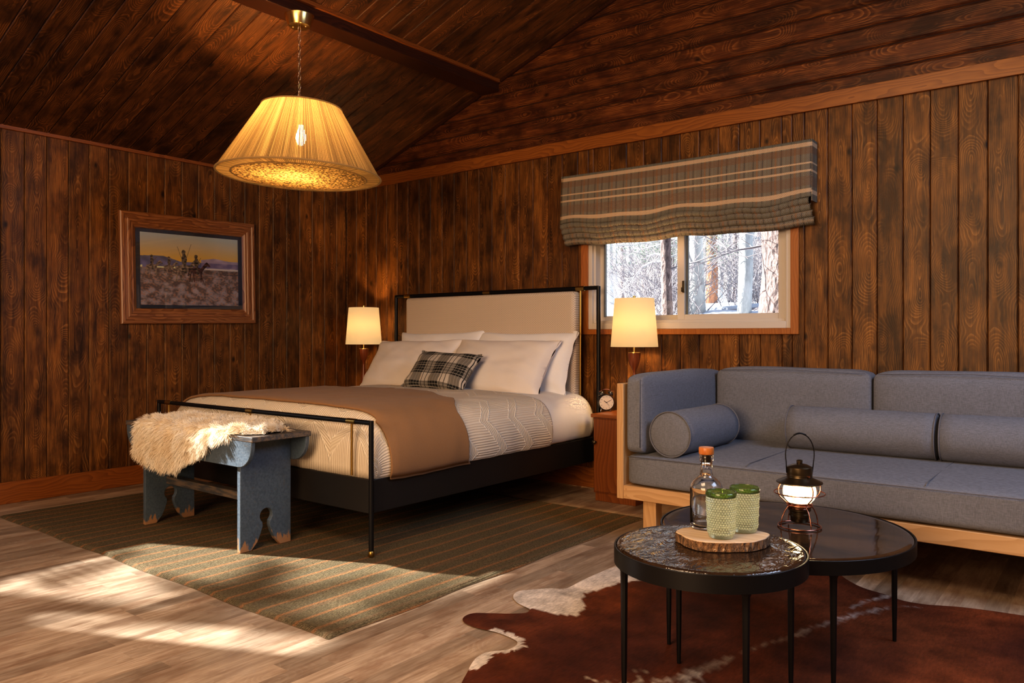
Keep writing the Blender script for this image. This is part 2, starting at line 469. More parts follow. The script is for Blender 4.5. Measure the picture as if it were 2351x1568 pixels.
def pane_mat(name, tint=(1, 1, 1), ior=1.45, gl=.02, strength=1.0):
    m = Mat(name); t = m.node('ShaderNodeBsdfTransparent'); t.inputs[0].default_value = (*tint, 1)
    g = m.node('ShaderNodeBsdfGlossy'); g.inputs['Roughness'].default_value = gl
    f = m.node('ShaderNodeFresnel'); f.inputs[0].default_value = ior
    mx = m.node('ShaderNodeMixShader'); m.link(N(m.nt, f.outputs[0]) * strength, mx.inputs[0])
    m.link(t.outputs[0], mx.inputs[1]); m.link(g.outputs[0], mx.inputs[2]); m.link(mx.outputs[0], m.out.inputs[0])
    return m.m
m_pane = pane_mat('window_glass', (.97, .98, .98))
m_picglass = pane_mat('picture_glass', (1, 1, 1), 1.5)
def tumbler_glass():
    m = Mat('green_glass_glow', (.93, .97, .84), .02, Transmission_Weight=1.0, IOR=1.35); p = m.pos('Object')
    u = p[1]._m('ARCTAN2', p[0]) * (32 / (2 * PI)); q = p[2] * (20 / .136); row = q.floor()
    u = u + row * .5 + 40.0
    du = ((u + .5).fract() - .5) * 2.0; dv = (q.fract() - .5) * 2.0
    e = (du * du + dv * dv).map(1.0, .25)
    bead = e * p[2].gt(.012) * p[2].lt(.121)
    t = m.node('ShaderNodeBsdfTranslucent'); m.link(m.mix(bead, (.42, .42, .22), (1, .97, .74)), t.inputs[0])  # relief shading put into the colour: gaps dark, beads light
    d = m.node('ShaderNodeBsdfTransparent'); d.inputs[0].default_value = (.93, .96, .84, 1)
    g = m.node('ShaderNodeBsdfGlossy'); g.inputs['Roughness'].default_value = .12
    a = m.node('ShaderNodeMixShader'); m.link(bead.map(0, 1, .55, .30), a.inputs[0]); m.link(t.outputs[0], a.inputs[1]); m.link(d.outputs[0], a.inputs[2])
    f = m.node('ShaderNodeFresnel'); f.inputs[0].default_value = 1.5
    c = m.node('ShaderNodeMixShader'); m.link(N(m.nt, f.outputs[0]) * 1.6, c.inputs[0]); m.link(a.outputs[0], c.inputs[1]); m.link(g.outputs[0], c.inputs[2])
    b = m.node('ShaderNodeMixShader'); b.inputs[0].default_value = .9; m.link(m.b.outputs[0], b.inputs[1]); m.link(c.outputs[0], b.inputs[2])
    bead_glow = m.node('ShaderNodeEmission'); bead_glow.inputs[0].default_value = (.95, .80, .42, 1); m.link(bead.map(0, 1, .03, .19), bead_glow.inputs[1])  # added glow stands in for lantern light refracted by the glass
    z = m.node('ShaderNodeAddShader'); m.link(b.outputs[0], z.inputs[0]); m.link(bead_glow.outputs[0], z.inputs[1])
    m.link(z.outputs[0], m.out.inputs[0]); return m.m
def seeded():
    m = Mat('lantern_seeded_glass'); p = m.pos('Object'); n = m.noise(m.vec(p[0], p[1], p[2] * .3), 90, 3, .7)
    t = m.node('ShaderNodeBsdfTranslucent'); t.inputs[0].default_value = (1, .9, .7, 1)
    g = m.node('ShaderNodeBsdfGlossy'); g.inputs['Roughness'].default_value = .05
    d = m.node('ShaderNodeBsdfTransparent'); d.inputs[0].default_value = (1, .96, .88, 1)
    a = m.node('ShaderNodeMixShader'); m.link(n.map(.4, .7, .75, .35), a.inputs[0]); m.link(t.outputs[0], a.inputs[1]); m.link(d.outputs[0], a.inputs[2])
    b = m.node('ShaderNodeMixShader'); b.inputs[0].default_value = .06; m.link(a.outputs[0], b.inputs[1]); m.link(g.outputs[0], b.inputs[2])
    m.link(b.outputs[0], m.out.inputs[0]); return m.m
m_glass = Mat('clear_glass', (1, 1, 1), .0, Transmission_Weight=1.0, IOR=1.45).m
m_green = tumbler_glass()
m_greenrim = pane_mat('green_glass_rim', (.62, .82, .40), 1.5, .05, 1.5)
m_lantglass = seeded()
def tableglass(name, rough, bscale, bst, c1, c2):
    m = Mat(name, c1, rough); p = m.pos('Position')
    n = m.noise(m.vec(p[0] * 1.0, p[1] * .45, p[2]), bscale, 3, .6, .8); n2 = m.noise(m.vec(p[0] * .3, p[1], p[2]), 10, 4, .65)
    m.link(m.mix(n2.map(.35, .7), c1, c2), m.b.inputs['Base Color'])
    m.bump(n, bst, .01); m.set('Specular IOR Level', .8)
    return m.m
m_tabsmall = tableglass('hammered_dark_glass', .06, 26, .55, (.012, .008, .006), (.05, .028, .016))
m_tabbig = tableglass('smooth_smoky_glass', .06, 5, .12, (.02, .012, .008), (.085, .045, .022))
m_slab = simple_wood('slab_face', 0, (.55, .38, .24), (.70, .54, .38), .6, .5)
def bark_mat(name, c1, c2, scale=30, st=1.0):
    m = Mat(name, c1, .9); p = m.pos('Object'); d = m.voronoi(m.vec(p[0], p[1], p[2] * .5), scale); n = m.noise(m.vec(p[0], p[1], p[2] * .4), scale * 1.5, 4, .7)
    m.link(m.mix(n.map(.35, .65), c1, c2), m.b.inputs['Base Color']); m.bump(d + n, st, .03); return m.m
m_barkslab = bark_mat('slab_bark', (.42, .23, .11), (.10, .065, .045), 60, .8)
m_cork = Mat('cork', (.55, .36, .2), .8).m
m_orange = simple_wood('stopper_wood', 2, (.42, .12, .02), (.55, .20, .05), .35, .5)
m_vinyl = Mat('vinyl_window', (.62, .57, .52), .45).m
m_gasket = Mat('grey_gasket', (.16, .17, .18), .5).m
m_mount = Mat('slate_mat', (.085, .082, .095), .8).m
m_clockblack = Mat('clock_black', (.012, .012, .013), .3).m
m_dial = Mat('clock_dial', (.62, .54, .44), .5).m
m_ink = Mat('ink', (.02, .02, .02), .6).m
m_wool = Mat('sheep_hide', (.75, .65, .5), 1).m
m_snow = Mat('snow', (.60, .66, .76), .8).m

# ------------------------------------------------------------------ room shell
CEIL0, SL = 2.475, .355
def ceil_z(x): return CEIL0 + SL * x
def planks(lst, f, t=.02, ch=.005, gap=.0012):
    """lst of (a0,a1,l0,l1): boards; f(a,l,n)->xyz (n into the room)"""
    bm = new()
    for a0, a1, l0, l1 in lst:
        pr = [(a0 + gap, -t), (a0 + gap, -ch), (a0 + gap + ch, 0), (a1 - gap - ch, 0), (a1 - gap, -ch), (a1 - gap, -t)]
        l0a, l1a = (l0 if isinstance(l0, tuple) else (l0, l0)), (l1 if isinstance(l1, tuple) else (l1, l1))
        def end(L, a): return L[0] + (L[1] - L[0]) * (a - a0) / (a1 - a0)
        A = [bm.verts.new(f(a, end(l0a, a), n)) for a, n in pr]; Bv = [bm.verts.new(f(a, end(l1a, a), n)) for a, n in pr]
        for i in range(5): bm.faces.new((A[i], A[i + 1], Bv[i + 1], Bv[i]))
    return bm
def frange(a, b, s):
    while a < b - 1e-6: yield a; a += s
def cut(a, b, top, W):
    if b <= W[0] or a >= W[1]: return [(a, b, 0, top)]
    out = []
    if a < W[0]: out.append((a, W[0], 0, top)); a = W[0]
    if b > W[1]: out.append((W[1], b, 0, top)); b = W[1]
    return out + [(a, b, 0, W[2]), (a, b, W[3], top)]
RX, RY, XR = 7.6, -8.0, 4.6   # room extents and roof ridge
HR = ceil_z(XR)

bm = B(-.3, RX + .3, RY - .3, .3, -.12, 0); struct('floor', bm, m_floor)
# left wall (x=0) with a window beyond the left edge of the photograph
WA = (-4.83, -3.54, .98, 2.10)
lst = []
a = -2.74 - .138 * 40
while a < .0:
    b = min(a + .138, 0)
    if b > RY:
        lst += cut(a, b, 2.5, WA)
    a += .138
w = struct('wall_left', planks(lst, lambda a, l, n: (n, a, l)), m_wallA)
bm = new()
for q in ((RY, WA[0], 0, 2.7), (WA[1], .1, 0, 2.7), (WA[0], WA[1], 0, WA[2]), (WA[0], WA[1], WA[3], 2.7)):
    box(bm, -.14, -.012, q[0], q[1], q[2], q[3])
obj('backing', bm, m_blackgap, w)
# back wall (y=0)
WB = (2.70, 4.175, 1.15, 2.2)
lst = []
a = 3.565 - .1368 * 27
while a < RX:
    b = a + .1368; a_ = max(a, 0)
    if b > 0:
        lst += cut(a_, b, 2.53, WB)
    a += .1368
w = struct('wall_back', planks(lst, lambda a, l, n: (a, -n, l)), m_wallB)
bm = new()
for q in ((-.1, WB[0], 0, 4.4), (WB[1], RX, 0, 4.4), (WB[0], WB[1], 0, WB[2]), (WB[0], WB[1], WB[3], 4.4)):
    box(bm, q[0], q[1], .012, .15, q[2], q[3])
obj('backing', bm, m_blackgap, w)
lst = []
z = 2.51
while z < 4.1:
    x0 = max(0, (z - CEIL0) / SL); x1 = (z + .13 - CEIL0) / SL
    lst.append((z, z + .13, (x0, x1), (min(RX, 2 * XR - x0), min(RX, 2 * XR - x1)))); z += .13
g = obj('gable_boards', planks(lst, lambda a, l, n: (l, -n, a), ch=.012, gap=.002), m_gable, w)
# ceiling : boards running up the slope
nx, nz = -SL / math.hypot(1, SL), 1 / math.hypot(1, SL)
lst = []
a = -2.74 - .138 * 40
while a < 0:
    if a + .138 > RY: lst.append((a, min(a + .138, 0), 0, XR))
    a += .138
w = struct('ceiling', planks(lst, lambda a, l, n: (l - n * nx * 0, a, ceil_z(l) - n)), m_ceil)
bm = new()
for s in range(2):
    X = (-.1, XR) if s == 0 else (XR, RX + .1)
    zf = (lambda x: ceil_z(x)) if s == 0 else (lambda x: HR - SL * (x - XR))
    vs = [bm.verts.new((x, y, zf(x) + d)) for d in (.012, .12) for x, y in ((X[0], RY), (X[1], RY), (X[1], .1), (X[0], .1))]
    bm.faces.new(vs[0:4]); bm.faces.new(vs[4:8])
obj('backing', bm, m_blackgap, w)
lst = [(q[0], q[1], XR, RX) for q in lst]
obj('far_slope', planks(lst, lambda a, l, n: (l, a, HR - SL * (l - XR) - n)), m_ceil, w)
# rear and right walls (outside the picture)
struct('wall_front', B(-.1, RX + .1, RY - .1, RY, 0, 4.2), m_plain)
struct('wall_right', B(RX, RX + .1, RY, .1, 0, 3.2), m_plainR)
# trims
bm = new(); box(bm, 0, RX, -.022, 0, 2.462, 2.556); struct('trim_1', bm, m_trim, bevel=.002)
bm = new(); box(bm, 0, .02, RY, 0, 2.458, 2.497); struct('trim_2', bm, m_trimA, bevel=.003)
# corner batten, sloping gable moulding
bm = new()
for i in range(1):
    vs = []
    for x in (0.02, XR):
        for dy, dz in ((0, 0), (-.02, 0), (-.02, -.022), (0, -.022)):
            vs.append(bm.verts.new((x, dy, ceil_z(x) + dz)))
    for f in ((0, 1, 2, 3), (4, 7, 6, 5), (0, 4, 5, 1), (1, 5, 6, 2), (2, 6, 7, 3)): bm.faces.new([vs[i] for i in f])
struct('trim_3', bm, m_beam)
struct('baseboard_left', B(0, .018, RY, 0, 0, .143), m_trimA, bevel=.003)
struct('baseboard_back', B(0, RX, -.018, 0, 0, .143), m_trim, bevel=.003)
# beam under the slope
bm = new()
z0 = 3.052
vs = [bm.verts.new(p) for y in (RY, -.001) for p in ((1.69, y, z0), (1.858, y, z0), (1.858, y, ceil_z(1.858) + .005), (1.69, y, ceil_z(1.69) + .005))]
for f in ((0, 1, 2, 3), (4, 7, 6, 5), (0, 4, 5, 1), (1, 5, 6, 2), (2, 6, 7, 3), (0, 3, 7, 4)): bm.faces.new([vs[i] for i in f])
b = struct('ceiling_beam', bm, m_beam, bevel=.004)
bm = B(1.859, 1.882, RY, -.001, ceil_z(1.86) - .016, ceil_z(1.882) + .002); obj('edge_moulding', bm, m_trimA, b)

# ------------------------------------------------------------------ window in the back wall
x0, x1, z0, z1 = WB
win = bpy.data.objects.new('window_1', None); C.objects.link(win); win.location = ((x0 + x1) / 2, 0, z0); win['kind'] = 'structure'
bm = new()
box(bm, x0 - .054, x0 + .004, -.02, 0, z0 - .038, z1 + .05); box(bm, x1 - .004, x1 + .046, -.02, 0, z0 - .038, z1 + .05)
box(bm, x0 + .004, x1 - .004, -.02, 0, z0 - .038, z0 + .0); box(bm, x0 + .004, x1 - .004, -.02, 0, z1, z1 + .05)
obj('wood_casing', bm, m_casing, win, bevel=.003)
def frame_ring(bm, a0, a1, c0, c1, w, d0, d1, wb=None):
    wb = wb or w
    box(bm, a0, a0 + w, d0, d1, c0, c1); box(bm, a1 - w, a1, d0, d1, c0, c1)
    box(bm, a0 + w, a1 - w, d0, d1, c0, c0 + wb); box(bm, a0 + w, a1 - w, d0, d1, c1 - w, c1)
bm = new(); frame_ring(bm, x0, x1, z0, z1, .035, -.006, .06, .045)
frame_ring(bm, x0 + .03, x1 - .03, z0 + .04, z1 - .03, .02, .02, .13, .022)
obj('vinyl_frame', bm, m_vinyl, win, bevel=.003)
mx = 3.425
bm = new(); frame_ring(bm, mx - .035, x1 - .045, z0 + .052, z1 - .05, .052, .035, .066, .046)
s1 = obj('sliding_sash', bm, m_vinyl, win, bevel=.003)
obj('pane', B(mx + .0, x1 - .09, .052, .055, z0 + .09, z1 - .09), m_pane, s1)
bm = new(); box(bm, mx + .008, mx + .024, .018, .034, 1.395, 1.475); box(bm, mx + .004, mx + .014, .008, .02, 1.40, 1.43)
obj('latch', bm, m_bronze, s1, bevel=.003)
bm = new(); frame_ring(bm, x0 + .045, mx + .01, z0 + .052, z1 - .05, .045, .085, .115, .046)
s2 = obj('fixed_sash', bm, m_vinyl, win, bevel=.003)
obj('pane', B(x0 + .08, mx - .02, .1, .103, z0 + .09, z1 - .09), m_pane, s2)
bm = new(); box(bm, x0 + .088, x0 + .1, .07, .085, z0 + .09, z1 - .06); box(bm, mx + .017, mx + .03, .066, .085, z0 + .06, z1 - .06)
obj('gasket', bm, m_gasket, win)
bm = new()
for q in ((x0 - .01, x0, z0, z1), (x1, x1 + .01, z0, z1), (x0, x1, z0 - .01, z0), (x0, x1, z1, z1 + .01)): box(bm, q[0], q[1], .0, .15, q[2], q[3])
obj('reveal', bm, m_vinyl, win)
# window in the left wall, out of the picture: the sun comes in here
win2 = bpy.data.objects.new('window_2', None); C.objects.link(win2); win2.location = (0, (WA[0] + WA[1]) / 2, WA[2]); win2['kind'] = 'structure'
def ringx(bm, a0, a1, c0, c1, w, d0, d1):
    box(bm, d0, d1, a0, a0 + w, c0, c1); box(bm, d0, d1, a1 - w, a1, c0, c1)
    box(bm, d0, d1, a0 + w, a1 - w, c0, c0 + w); box(bm, d0, d1, a0 + w, a1 - w, c1 - w, c1)
bm = new(); ringx(bm, WA[0], WA[1], WA[2], WA[3], .03, -.1, 0); obj('vinyl_frame', bm, m_vinyl, win2, bevel=.003)
obj('pane', B(-.06, -.057, WA[0] + .03, WA[1] - .03, WA[2] + .03, WA[3] - .03), m_pane, win2)
bm = new(); ringx(bm, WA[0] - .05, WA[1] + .05, WA[2] - .05, WA[3] + .05, .05, 0, .02); obj('wood_casing', bm, m_casing, win2)

# ------------------------------------------------------------------ roman blind
bl = thing('roman_blind', 'brown and green plaid tweed roman blind half drawn over the window', 'blind', (3.42, 0, 1.745))
bx0, bx1 = 2.53, 4.322
def blind_front():
    bm = new(); lay = bm.loops.layers.uv.verify()
    prof = []
    for i in range(26):
        t = i / 25; prof.append((2.272 - t * .36, -.094 - .012 * math.sin(t * PI)))
    NU = 70; vs = []
    for i in range(NU + 1):
        x = bx0 + (bx1 - bx0) * i / NU; row = []
        for k, (z, y) in enumerate(prof):
            t = k / 25
            wv = .012 * (t ** 3) * math.sin(x * 7.3 + 1) + .008 * (t ** 3) * math.sin(x * 15)
            row.append((bm.verts.new((x - .012 * t ** 4 * (1 - i / NU), y - .010 * t * math.sin(x * 5.1) - .01 * t ** 6, z + wv - .006 * math.sin(PI * i / NU))), z))
        vs.append(row)
    for i in range(NU):
        for k in range(25):
            f = bm.faces.new((vs[i][k][0], vs[i + 1][k][0], vs[i + 1][k + 1][0], vs[i][k + 1][0]))
            for lp, (a, b) in zip(f.loops, ((i, k), (i + 1, k), (i + 1, k + 1), (i, k + 1))):
                lp[lay].uv = (bx0 + (bx1 - bx0) * a / NU, vs[a][b][1])
    return bm
obj('front_panel', blind_front(), m_blind, bl, smooth=180, solid=.006)
for j in range(4):
    bm = new(); lay = bm.loops.layers.uv.verify(); vs = []
    zt = 1.918 - j * .037; h = .05; NU = 70
    ins = .004 * j
    for i in range(NU + 1):
        x = bx0 - .006 + ins * 2 + (bx1 - .008 - ins * 0 - bx0) * i / NU
        wv = .012 * math.sin(x * 7.3 + 1) + .008 * math.sin(x * 15) + .002 * math.sin(x * 23 + j)
        row = []
        for k in range(9):
            t = k / 8; a = -PI / 2 + t * PI
            row.append(bm.verts.new((x, -.076 - .036 * math.cos(a) + .008 * j - .008 * math.sin(x * 5.1), zt + wv * (1 - .15 * j) - h / 2 - h / 2 * math.sin(a))))
        vs.append(row)
    for i in range(NU):
        for k in range(8):
            f = bm.faces.new((vs[i][k], vs[i + 1][k], vs[i + 1][k + 1], vs[i][k + 1]))
            for lp, (a, b) in zip(f.loops, ((i, k), (i + 1, k), (i + 1, k + 1), (i, k + 1))):
                lp[lay].uv = (bx0 + (bx1 - bx0) * a / NU, 1.905 - j * .012 + b * .006)
    obj('fold', bm, m_blind, bl, smooth=180)
for xs in (bx1 + .001, bx0 + .001):
    bm = new(); lay = bm.loops.layers.uv.verify()
    vs = [bm.verts.new(p) for p in ((xs, -.1, 2.272), (xs, -.002, 2.268), (xs, -.002, 1.905), (xs, -.1, 1.905))]
    f = bm.faces.new(vs)
    for lp, q in zip(f.loops, ((.1, 2.272), (0, 2.27), (0, 1.905), (.1, 1.905))): lp[lay].uv = q
    obj('side_return', bm, m_blind, bl, solid=.006)
obj('head_board', B(bx0 + .01, bx1 - .01, -.09, 0, 2.25, 2.268), m_vinyl, bl)

# ------------------------------------------------------------------ framed picture
def picture():
    yc, zb = -1.553, 1.200; W, H = 1.118, .832; fw = .118
    t = thing('framed_picture', 'framed print of riders on horseback at sunset in a wide ridged oak frame', 'picture', (0, yc, zb))
    M = T(0, yc, zb) @ R(1.0, 'X')
    prof = [(0, 0), (0, .026), (.008, .032), (.026, .033), (.032, .027), (.050, .028), (.056, .034), (.072, .033), (.078, .026), (.092, .027), (.100, .020), (.118, .012), (.118, 0)]
    def corner(i, d):  # i corner, d inset
        return ((-W / 2 + d, d), (W / 2 - d, d), (W / 2 - d, H - d), (-W / 2 + d, H - d))[i % 4]
    for i in range(4):
        bm = new()
        A = [bm.verts.new((h, *corner(i, d))) for d, h in prof]; Bv = [bm.verts.new((h, *corner(i + 1, d))) for d, h in prof]
        for k in range(len(prof) - 1): bm.faces.new((A[k], A[k + 1], Bv[k + 1], Bv[k]))
        for v in bm.verts: v.co = M @ v.co
        obj('frame_side', bm, m_frameH if i % 2 == 0 else m_frameV, t)
    obj('mount', B(.004, .010, -W / 2 + .1, W / 2 - .1, .1, H - .1, M=M), m_mount, t)
    # painting : vertex coloured sheet
    pw, ph = .815, .545; nx_, ny_ = 300, 200
    cols = {}
    rnd = random.Random(3)
    def hsh(x, y, s=1.0): return noise.noise(V(x * s, y * s, 3.1))
    riders = [(.11, .615, .95), (.275, .61, .88), (.425, .66, 1.55), (.55, .62, 1.35)]
    def ell(x, y, cx, cy, rx, ry, a=0):
        ca, sa = math.cos(a), math.sin(a); dx, dy = x - cx, y - cy
        return ((dx * ca + dy * sa) / rx) ** 2 + ((-dx * sa + dy * ca) / ry) ** 2 < 1
    def seg(x, y, ax, ay, bx, by, w):
        dx, dy = bx - ax, by - ay; tt = max(0, min(1, ((x - ax) * dx + (y - ay) * dy) / (dx * dx + dy * dy)))
        return math.hypot(x - ax - dx * tt, y - ay - dy * tt) < w
    def colr(u, v):
        X, Y = u * 1.5, v   # aspect-correct
        n = hsh(u, v, 14); n2 = hsh(u, v, 45)
        sky = False
        if v > .62:
            t_ = (v - .62) / .38; g = max(0, 1 - abs(u - .5) * 1.0)
            sky = True; c = Vector((1, .52, .05)).lerp(Vector((.66, .60, .46)), min(1, t_ * 1.1))
            c = c.lerp(Vector((1, .42, .03)), g * (1 - t_) * .4)
            if u < .38 and v < .675 + .012 * math.sin(u * 9) - max(0, u - .22) * .3: c = Vector((.09, .075, .11)) * (1 + n * .5); sky = False
            if u > .60 and v < .66 + .03 * math.exp(-((u - .74) / .1) ** 2): c = Vector((.26, .17, .19)) * (1 + n * .4); sky = False
        elif v > .52:
            c = Vector((.075, .06, .10)) * (1.2 + n * .8)
            if u > .6: c = Vector((.11, .075, .12)).lerp(Vector((.20, .13, .17)), max(0, min(1, .5 + n * 2)))
            if v < .545 + .01 * n and not (.02 < u < .1 and n > .1): c = Vector((.62, .42, .20)) if u < .35 else Vector((.40, .30, .24))
        else:
            c = Vector((.10, .055, .04)).lerp(Vector((.26, .18, .16)), max(0, min(1, .4 + n * 1.6 + n2 * .9 + (.25 - v) * .5)))
            if n2 > .18: c = c.lerp(Vector((.27, .10, .04)), .6)
            if v > .45: c *= .75
        for k, (ru, rv, s) in enumerate(riders):
            rx, ry = ru * 1.5, rv; d = 1 if k != 1 else -1
            horse = (ell(X, Y, rx, ry - .085 * s, .075 * s, .034 * s) or seg(X, Y, rx + .06 * s, ry - .075 * s, rx + .12 * s, ry - .01 * s, .018 * s)
                     or ell(X, Y, rx + .135 * s, ry - .02 * s, .03 * s, .013 * s, -.7)
                     or any(seg(X, Y, rx + o * s, ry - .10 * s, rx + (o + b) * s, ry - .205 * s, .007 * s) for o, b in ((-.06, -.02), (-.04, .015), (.045, .03), (.06, -.01)))
                     or seg(X, Y, rx - .075 * s, ry - .07 * s, rx - .095 * s, ry - .14 * s, .008 * s))
            man = (ell(X, Y, rx, ry - .005 * s, .026 * s, .055 * s) or ell(X, Y, rx + .004, ry + .065 * s, .013 * s, .017 * s)
                   or ell(X, Y, rx - .008 * s, ry + .06 * s, .016 * s, .024 * s) or seg(X, Y, rx, ry - .05 * s, rx + .015 * s, ry - .12 * s, .012 * s))
            stick = seg(X, Y, rx + .02 * s, ry, rx + (.07 if k % 2 == 0 else .05) * s, ry + (.14 if k == 2 else .05) * s, .0028) or (k == 2 and seg(X, Y, rx - .03, ry - .02, rx - .10, ry + .17, .0028))
            if horse: c = (Vector((.15, .09, .055)) if k < 3 else Vector((.05, .018, .012))) * (1 + n2 * 1.6)
            if man: c = Vector((.075, .045, .025)) * (1 + n2 * 2)
            if stick and not man: c = Vector((.10, .05, .03))
        if sky and (c[0] > .5): return c
        return V(min(1, c[0] * 2.0), min(1, c[1] * 2.0), min(1, c[2] * 1.9))
    bm = new()
    cl = bm.loops.layers.float_color.new('Col')
    vs = grid(bm, nx_, ny_, lambda a, b: M @ V(.0105, -pw / 2 + pw * a, (H - ph) / 2 + ph * b))
    idx = {}
    for i in range(nx_):
        for j in range(ny_): idx[vs[i][j]] = colr(i / (nx_ - 1), j / (ny_ - 1))
    for f in bm.faces:
        for lp in f.loops:
            c = idx[lp.vert]; lp[cl] = (c[0], c[1], c[2], 1)
    pm = attr_mat('print_ink_glow', .6); pb = pm.node_tree.nodes['Principled BSDF']; pm.node_tree.links.new(pb.inputs['Base Color'].links[0].from_socket, pb.inputs['Emission Color']); pb.inputs['Emission Strength'].default_value = .10  # faint self-glow added so the print looks brighter
    obj('printed_sheet', bm, pm, t)
    obj('glazing', B(.0135, .0145, -W / 2 + .105, W / 2 - .105, .105, H - .105, M=M), m_picglass, t)
picture()

# ------------------------------------------------------------------ rug, hide
bm = new()
def rugf(a, b):
    x = .39 + 3.12 * a; y = -3.02 + 2.36 * b + .0
    ed = min(a, 1 - a, b, 1 - b)
    wob = .008 * math.sin(y * 9) * (a > .99) + .006 * math.sin(x * 8) * (b < .01)
    return V(x + wob, y + (.006 * math.sin(x * 8) if b < .01 else 0), .012 + .0012 * noise.noise(V(x * 6, y * 6, 0)) if ed > .004 else .002)
grid(bm, 160, 130, rugf)
tag(obj('area_rug', bm, m_rug, smooth=60), 'flat woven olive rug with thin rust stripes under the bed', 'rug')

def hide():
    # outline on the floor, traced clockwise
    P = [(1414, 1304), (1374, 1318), (1336, 1335), (1299, 1353), (1265, 1353), (1231, 1355), (1190, 1360), (1178, 1372), (1186, 1385), (1200, 1393), (1215, 1401),
         (1208, 1409), (1170, 1411), (1125, 1410), (1088, 1410), (1069, 1416), (1062, 1425), (1071, 1435), (1098, 1445), (1139, 1454), (1170, 1466), (1187, 1476),
         (1183, 1486), (1163, 1495), (1119, 1500), (1095, 1512), (1081, 1529), (1073, 1546), (1062, 1566), (1050, 1600), (1090, 1680), (1200, 1800), (1500, 2000), (2000, 2100), (2600, 1900), (3000, 1640),
         (2700, 1500), (2500, 1440), (2351, 1416), (2305, 1409), (2264, 1403), (2196, 1395), (2127, 1390), (2073, 1381), (2035, 1368), (1985, 1353), (1953, 1338), (1928, 1321),
         (1890, 1290), (1800, 1262), (1700, 1258), (1600, 1275), (1500, 1290)]
    f, CX, HY, Hc = 1784., 1175.5, 772., 1.1
    an = math.atan2(1394.5, f); fw = V(-math.sin(an), math.cos(an), 0); rt = V(math.cos(an), math.sin(an), 0)
    cam = V(5.761, -4.825, 1.1)
    def fl(px, py):
        r = fw + rt * ((px - CX) / f) + V(0, 0, (HY - py) / f); t = -Hc / r.z; return cam + r * t
    poly = [fl(*p).to_2d() for p in P]
    # smooth the polygon (Catmull-Rom)
    sm = []
    n = len(poly)
    for i in range(n):
        p0, p1, p2, p3 = poly[i - 1], poly[i], poly[(i + 1) % n], poly[(i + 2) % n]
        k = max(2, int((p2 - p1).length / .012))
        for j in range(k):
            t = j / k
            sm.append(.5 * ((2 * p1) + (p2 - p0) * t + (2 * p0 - 5 * p1 + 4 * p2 - p3) * t * t + (3 * p1 - p0 - 3 * p2 + p3) * t ** 3))
    bm = new(); ts = [bm.verts.new((p.x, p.y, .006)) for p in sm]
    for i in range(len(ts)): bm.edges.new((ts[i], ts[(i + 1) % len(ts)]))
    bmesh.ops.triangle_fill(bm, use_beauty=True, use_dissolve=False, edges=bm.edges[:])
    # clean refinement by cutting with a lattice of planes
    xs = [p.x for p in sm]; ys = [p.y for p in sm]
    for ax, lo, hi in ((0, min(xs), max(xs)), (1, min(ys), max(ys))):
        a = lo + .016
        while a < hi:
            no = V(1, 0, 0) if ax == 0 else V(0, 1, 0); co = V(a, 0, 0) if ax == 0 else V(0, a, 0)
            bmesh.ops.bisect_plane(bm, geom=bm.verts[:] + bm.edges[:] + bm.faces[:], plane_co=co, plane_no=no)
            a += .016
            if a > 6.4 and ax == 0: a += .05
    hoof = [fl(*p).to_2d() for p in ((1178, 1355), (1330, 1330), (1420, 1290), (1520, 1300), (1495, 1330), (1420, 1342), (1345, 1365), (1338, 1378), (1345, 1396), (1325, 1418), (1262, 1410), (1212, 1398), (1165, 1385))]
    def inside(p, pg):
        c = False; j = len(pg) - 1
        for i in range(len(pg)):
            if (pg[i].y > p.y) != (pg[j].y > p.y) and p.x < (pg[j].x - pg[i].x) * (p.y - pg[i].y) / (pg[j].y - pg[i].y) + pg[i].x: c = not c
            j = i
        return c
    def dseg(p, a, b):
        d = b - a; t = max(0, min(1, (p - a).dot(d) / d.dot(d))); return (p - a - d * t).length, t
    stripe = [(fl(*p).to_2d(), w) for p, w in (((1440, 1600), .10), ((1520, 1568), .055), ((1600, 1548), .035), ((1662, 1518), .022), ((1690, 1508), .004), ((1740, 1488), .010), ((1800, 1470), .012), ((1880, 1440), .016), ((1960, 1415), .022), ((2060, 1392), .018), ((2120, 1398), .001))]
    patch = [(fl(*p).to_2d(), w) for p, w in (((1940, 1405), .001), ((1985, 1383), .018), ((2030, 1372), .022), ((2050, 1368), .01))]
    edgew = [[fl(*p).to_2d() for p in q] for q in (((1139, 1454), (1187, 1476), (1183, 1486), (1119, 1500), (1095, 1512), (1078, 1535)),)]
    cl = bm.loops.layers.float_color.new('Col'); cache = {}
    for v in bm.verts:
        p = v.co.to_2d(); n1 = noise.noise(V(p.x * 40, p.y * 40, 1)); n2 = noise.noise(V(p.x * 9, p.y * 9, 2)); n3 = noise.noise(V(p.x * 2.2, p.y * 2.2, 5))
        brown = V(.17, .045, .016).lerp(V(.07, .018, .010), max(0, min(1, .45 + n3 * 1.3 + n2 * .4)))
        w = 0.0
        q = p + V(n1, n2).to_2d() * .006 if False else p + Vector((n1 * .012, n2 * .012))
        if inside(q, hoof): w = 1
        for L, soft in ((stripe, 1), (patch, 1)):
            for (a, wa), (b, wb) in zip(L, L[1:]):
                d, t = dseg(p, a, b); ww = wa + (wb - wa) * t
                k = max(0, min(1, (ww * (1 + n1 * 1.3 + n2) - d) / (ww * .8 + .004)))
                far = .45 if a.x > 4.62 or L is patch else 1
                w = max(w, k * far)
        for L in edgew:
            for a, b in zip(L, L[1:]):
                d, t = dseg(p, a, b)
                if d < .032 * (1 + n1 * .8 + n2 * .7): w = 1
        cache[v] = brown.lerp(V(.70, .62, .55), w)
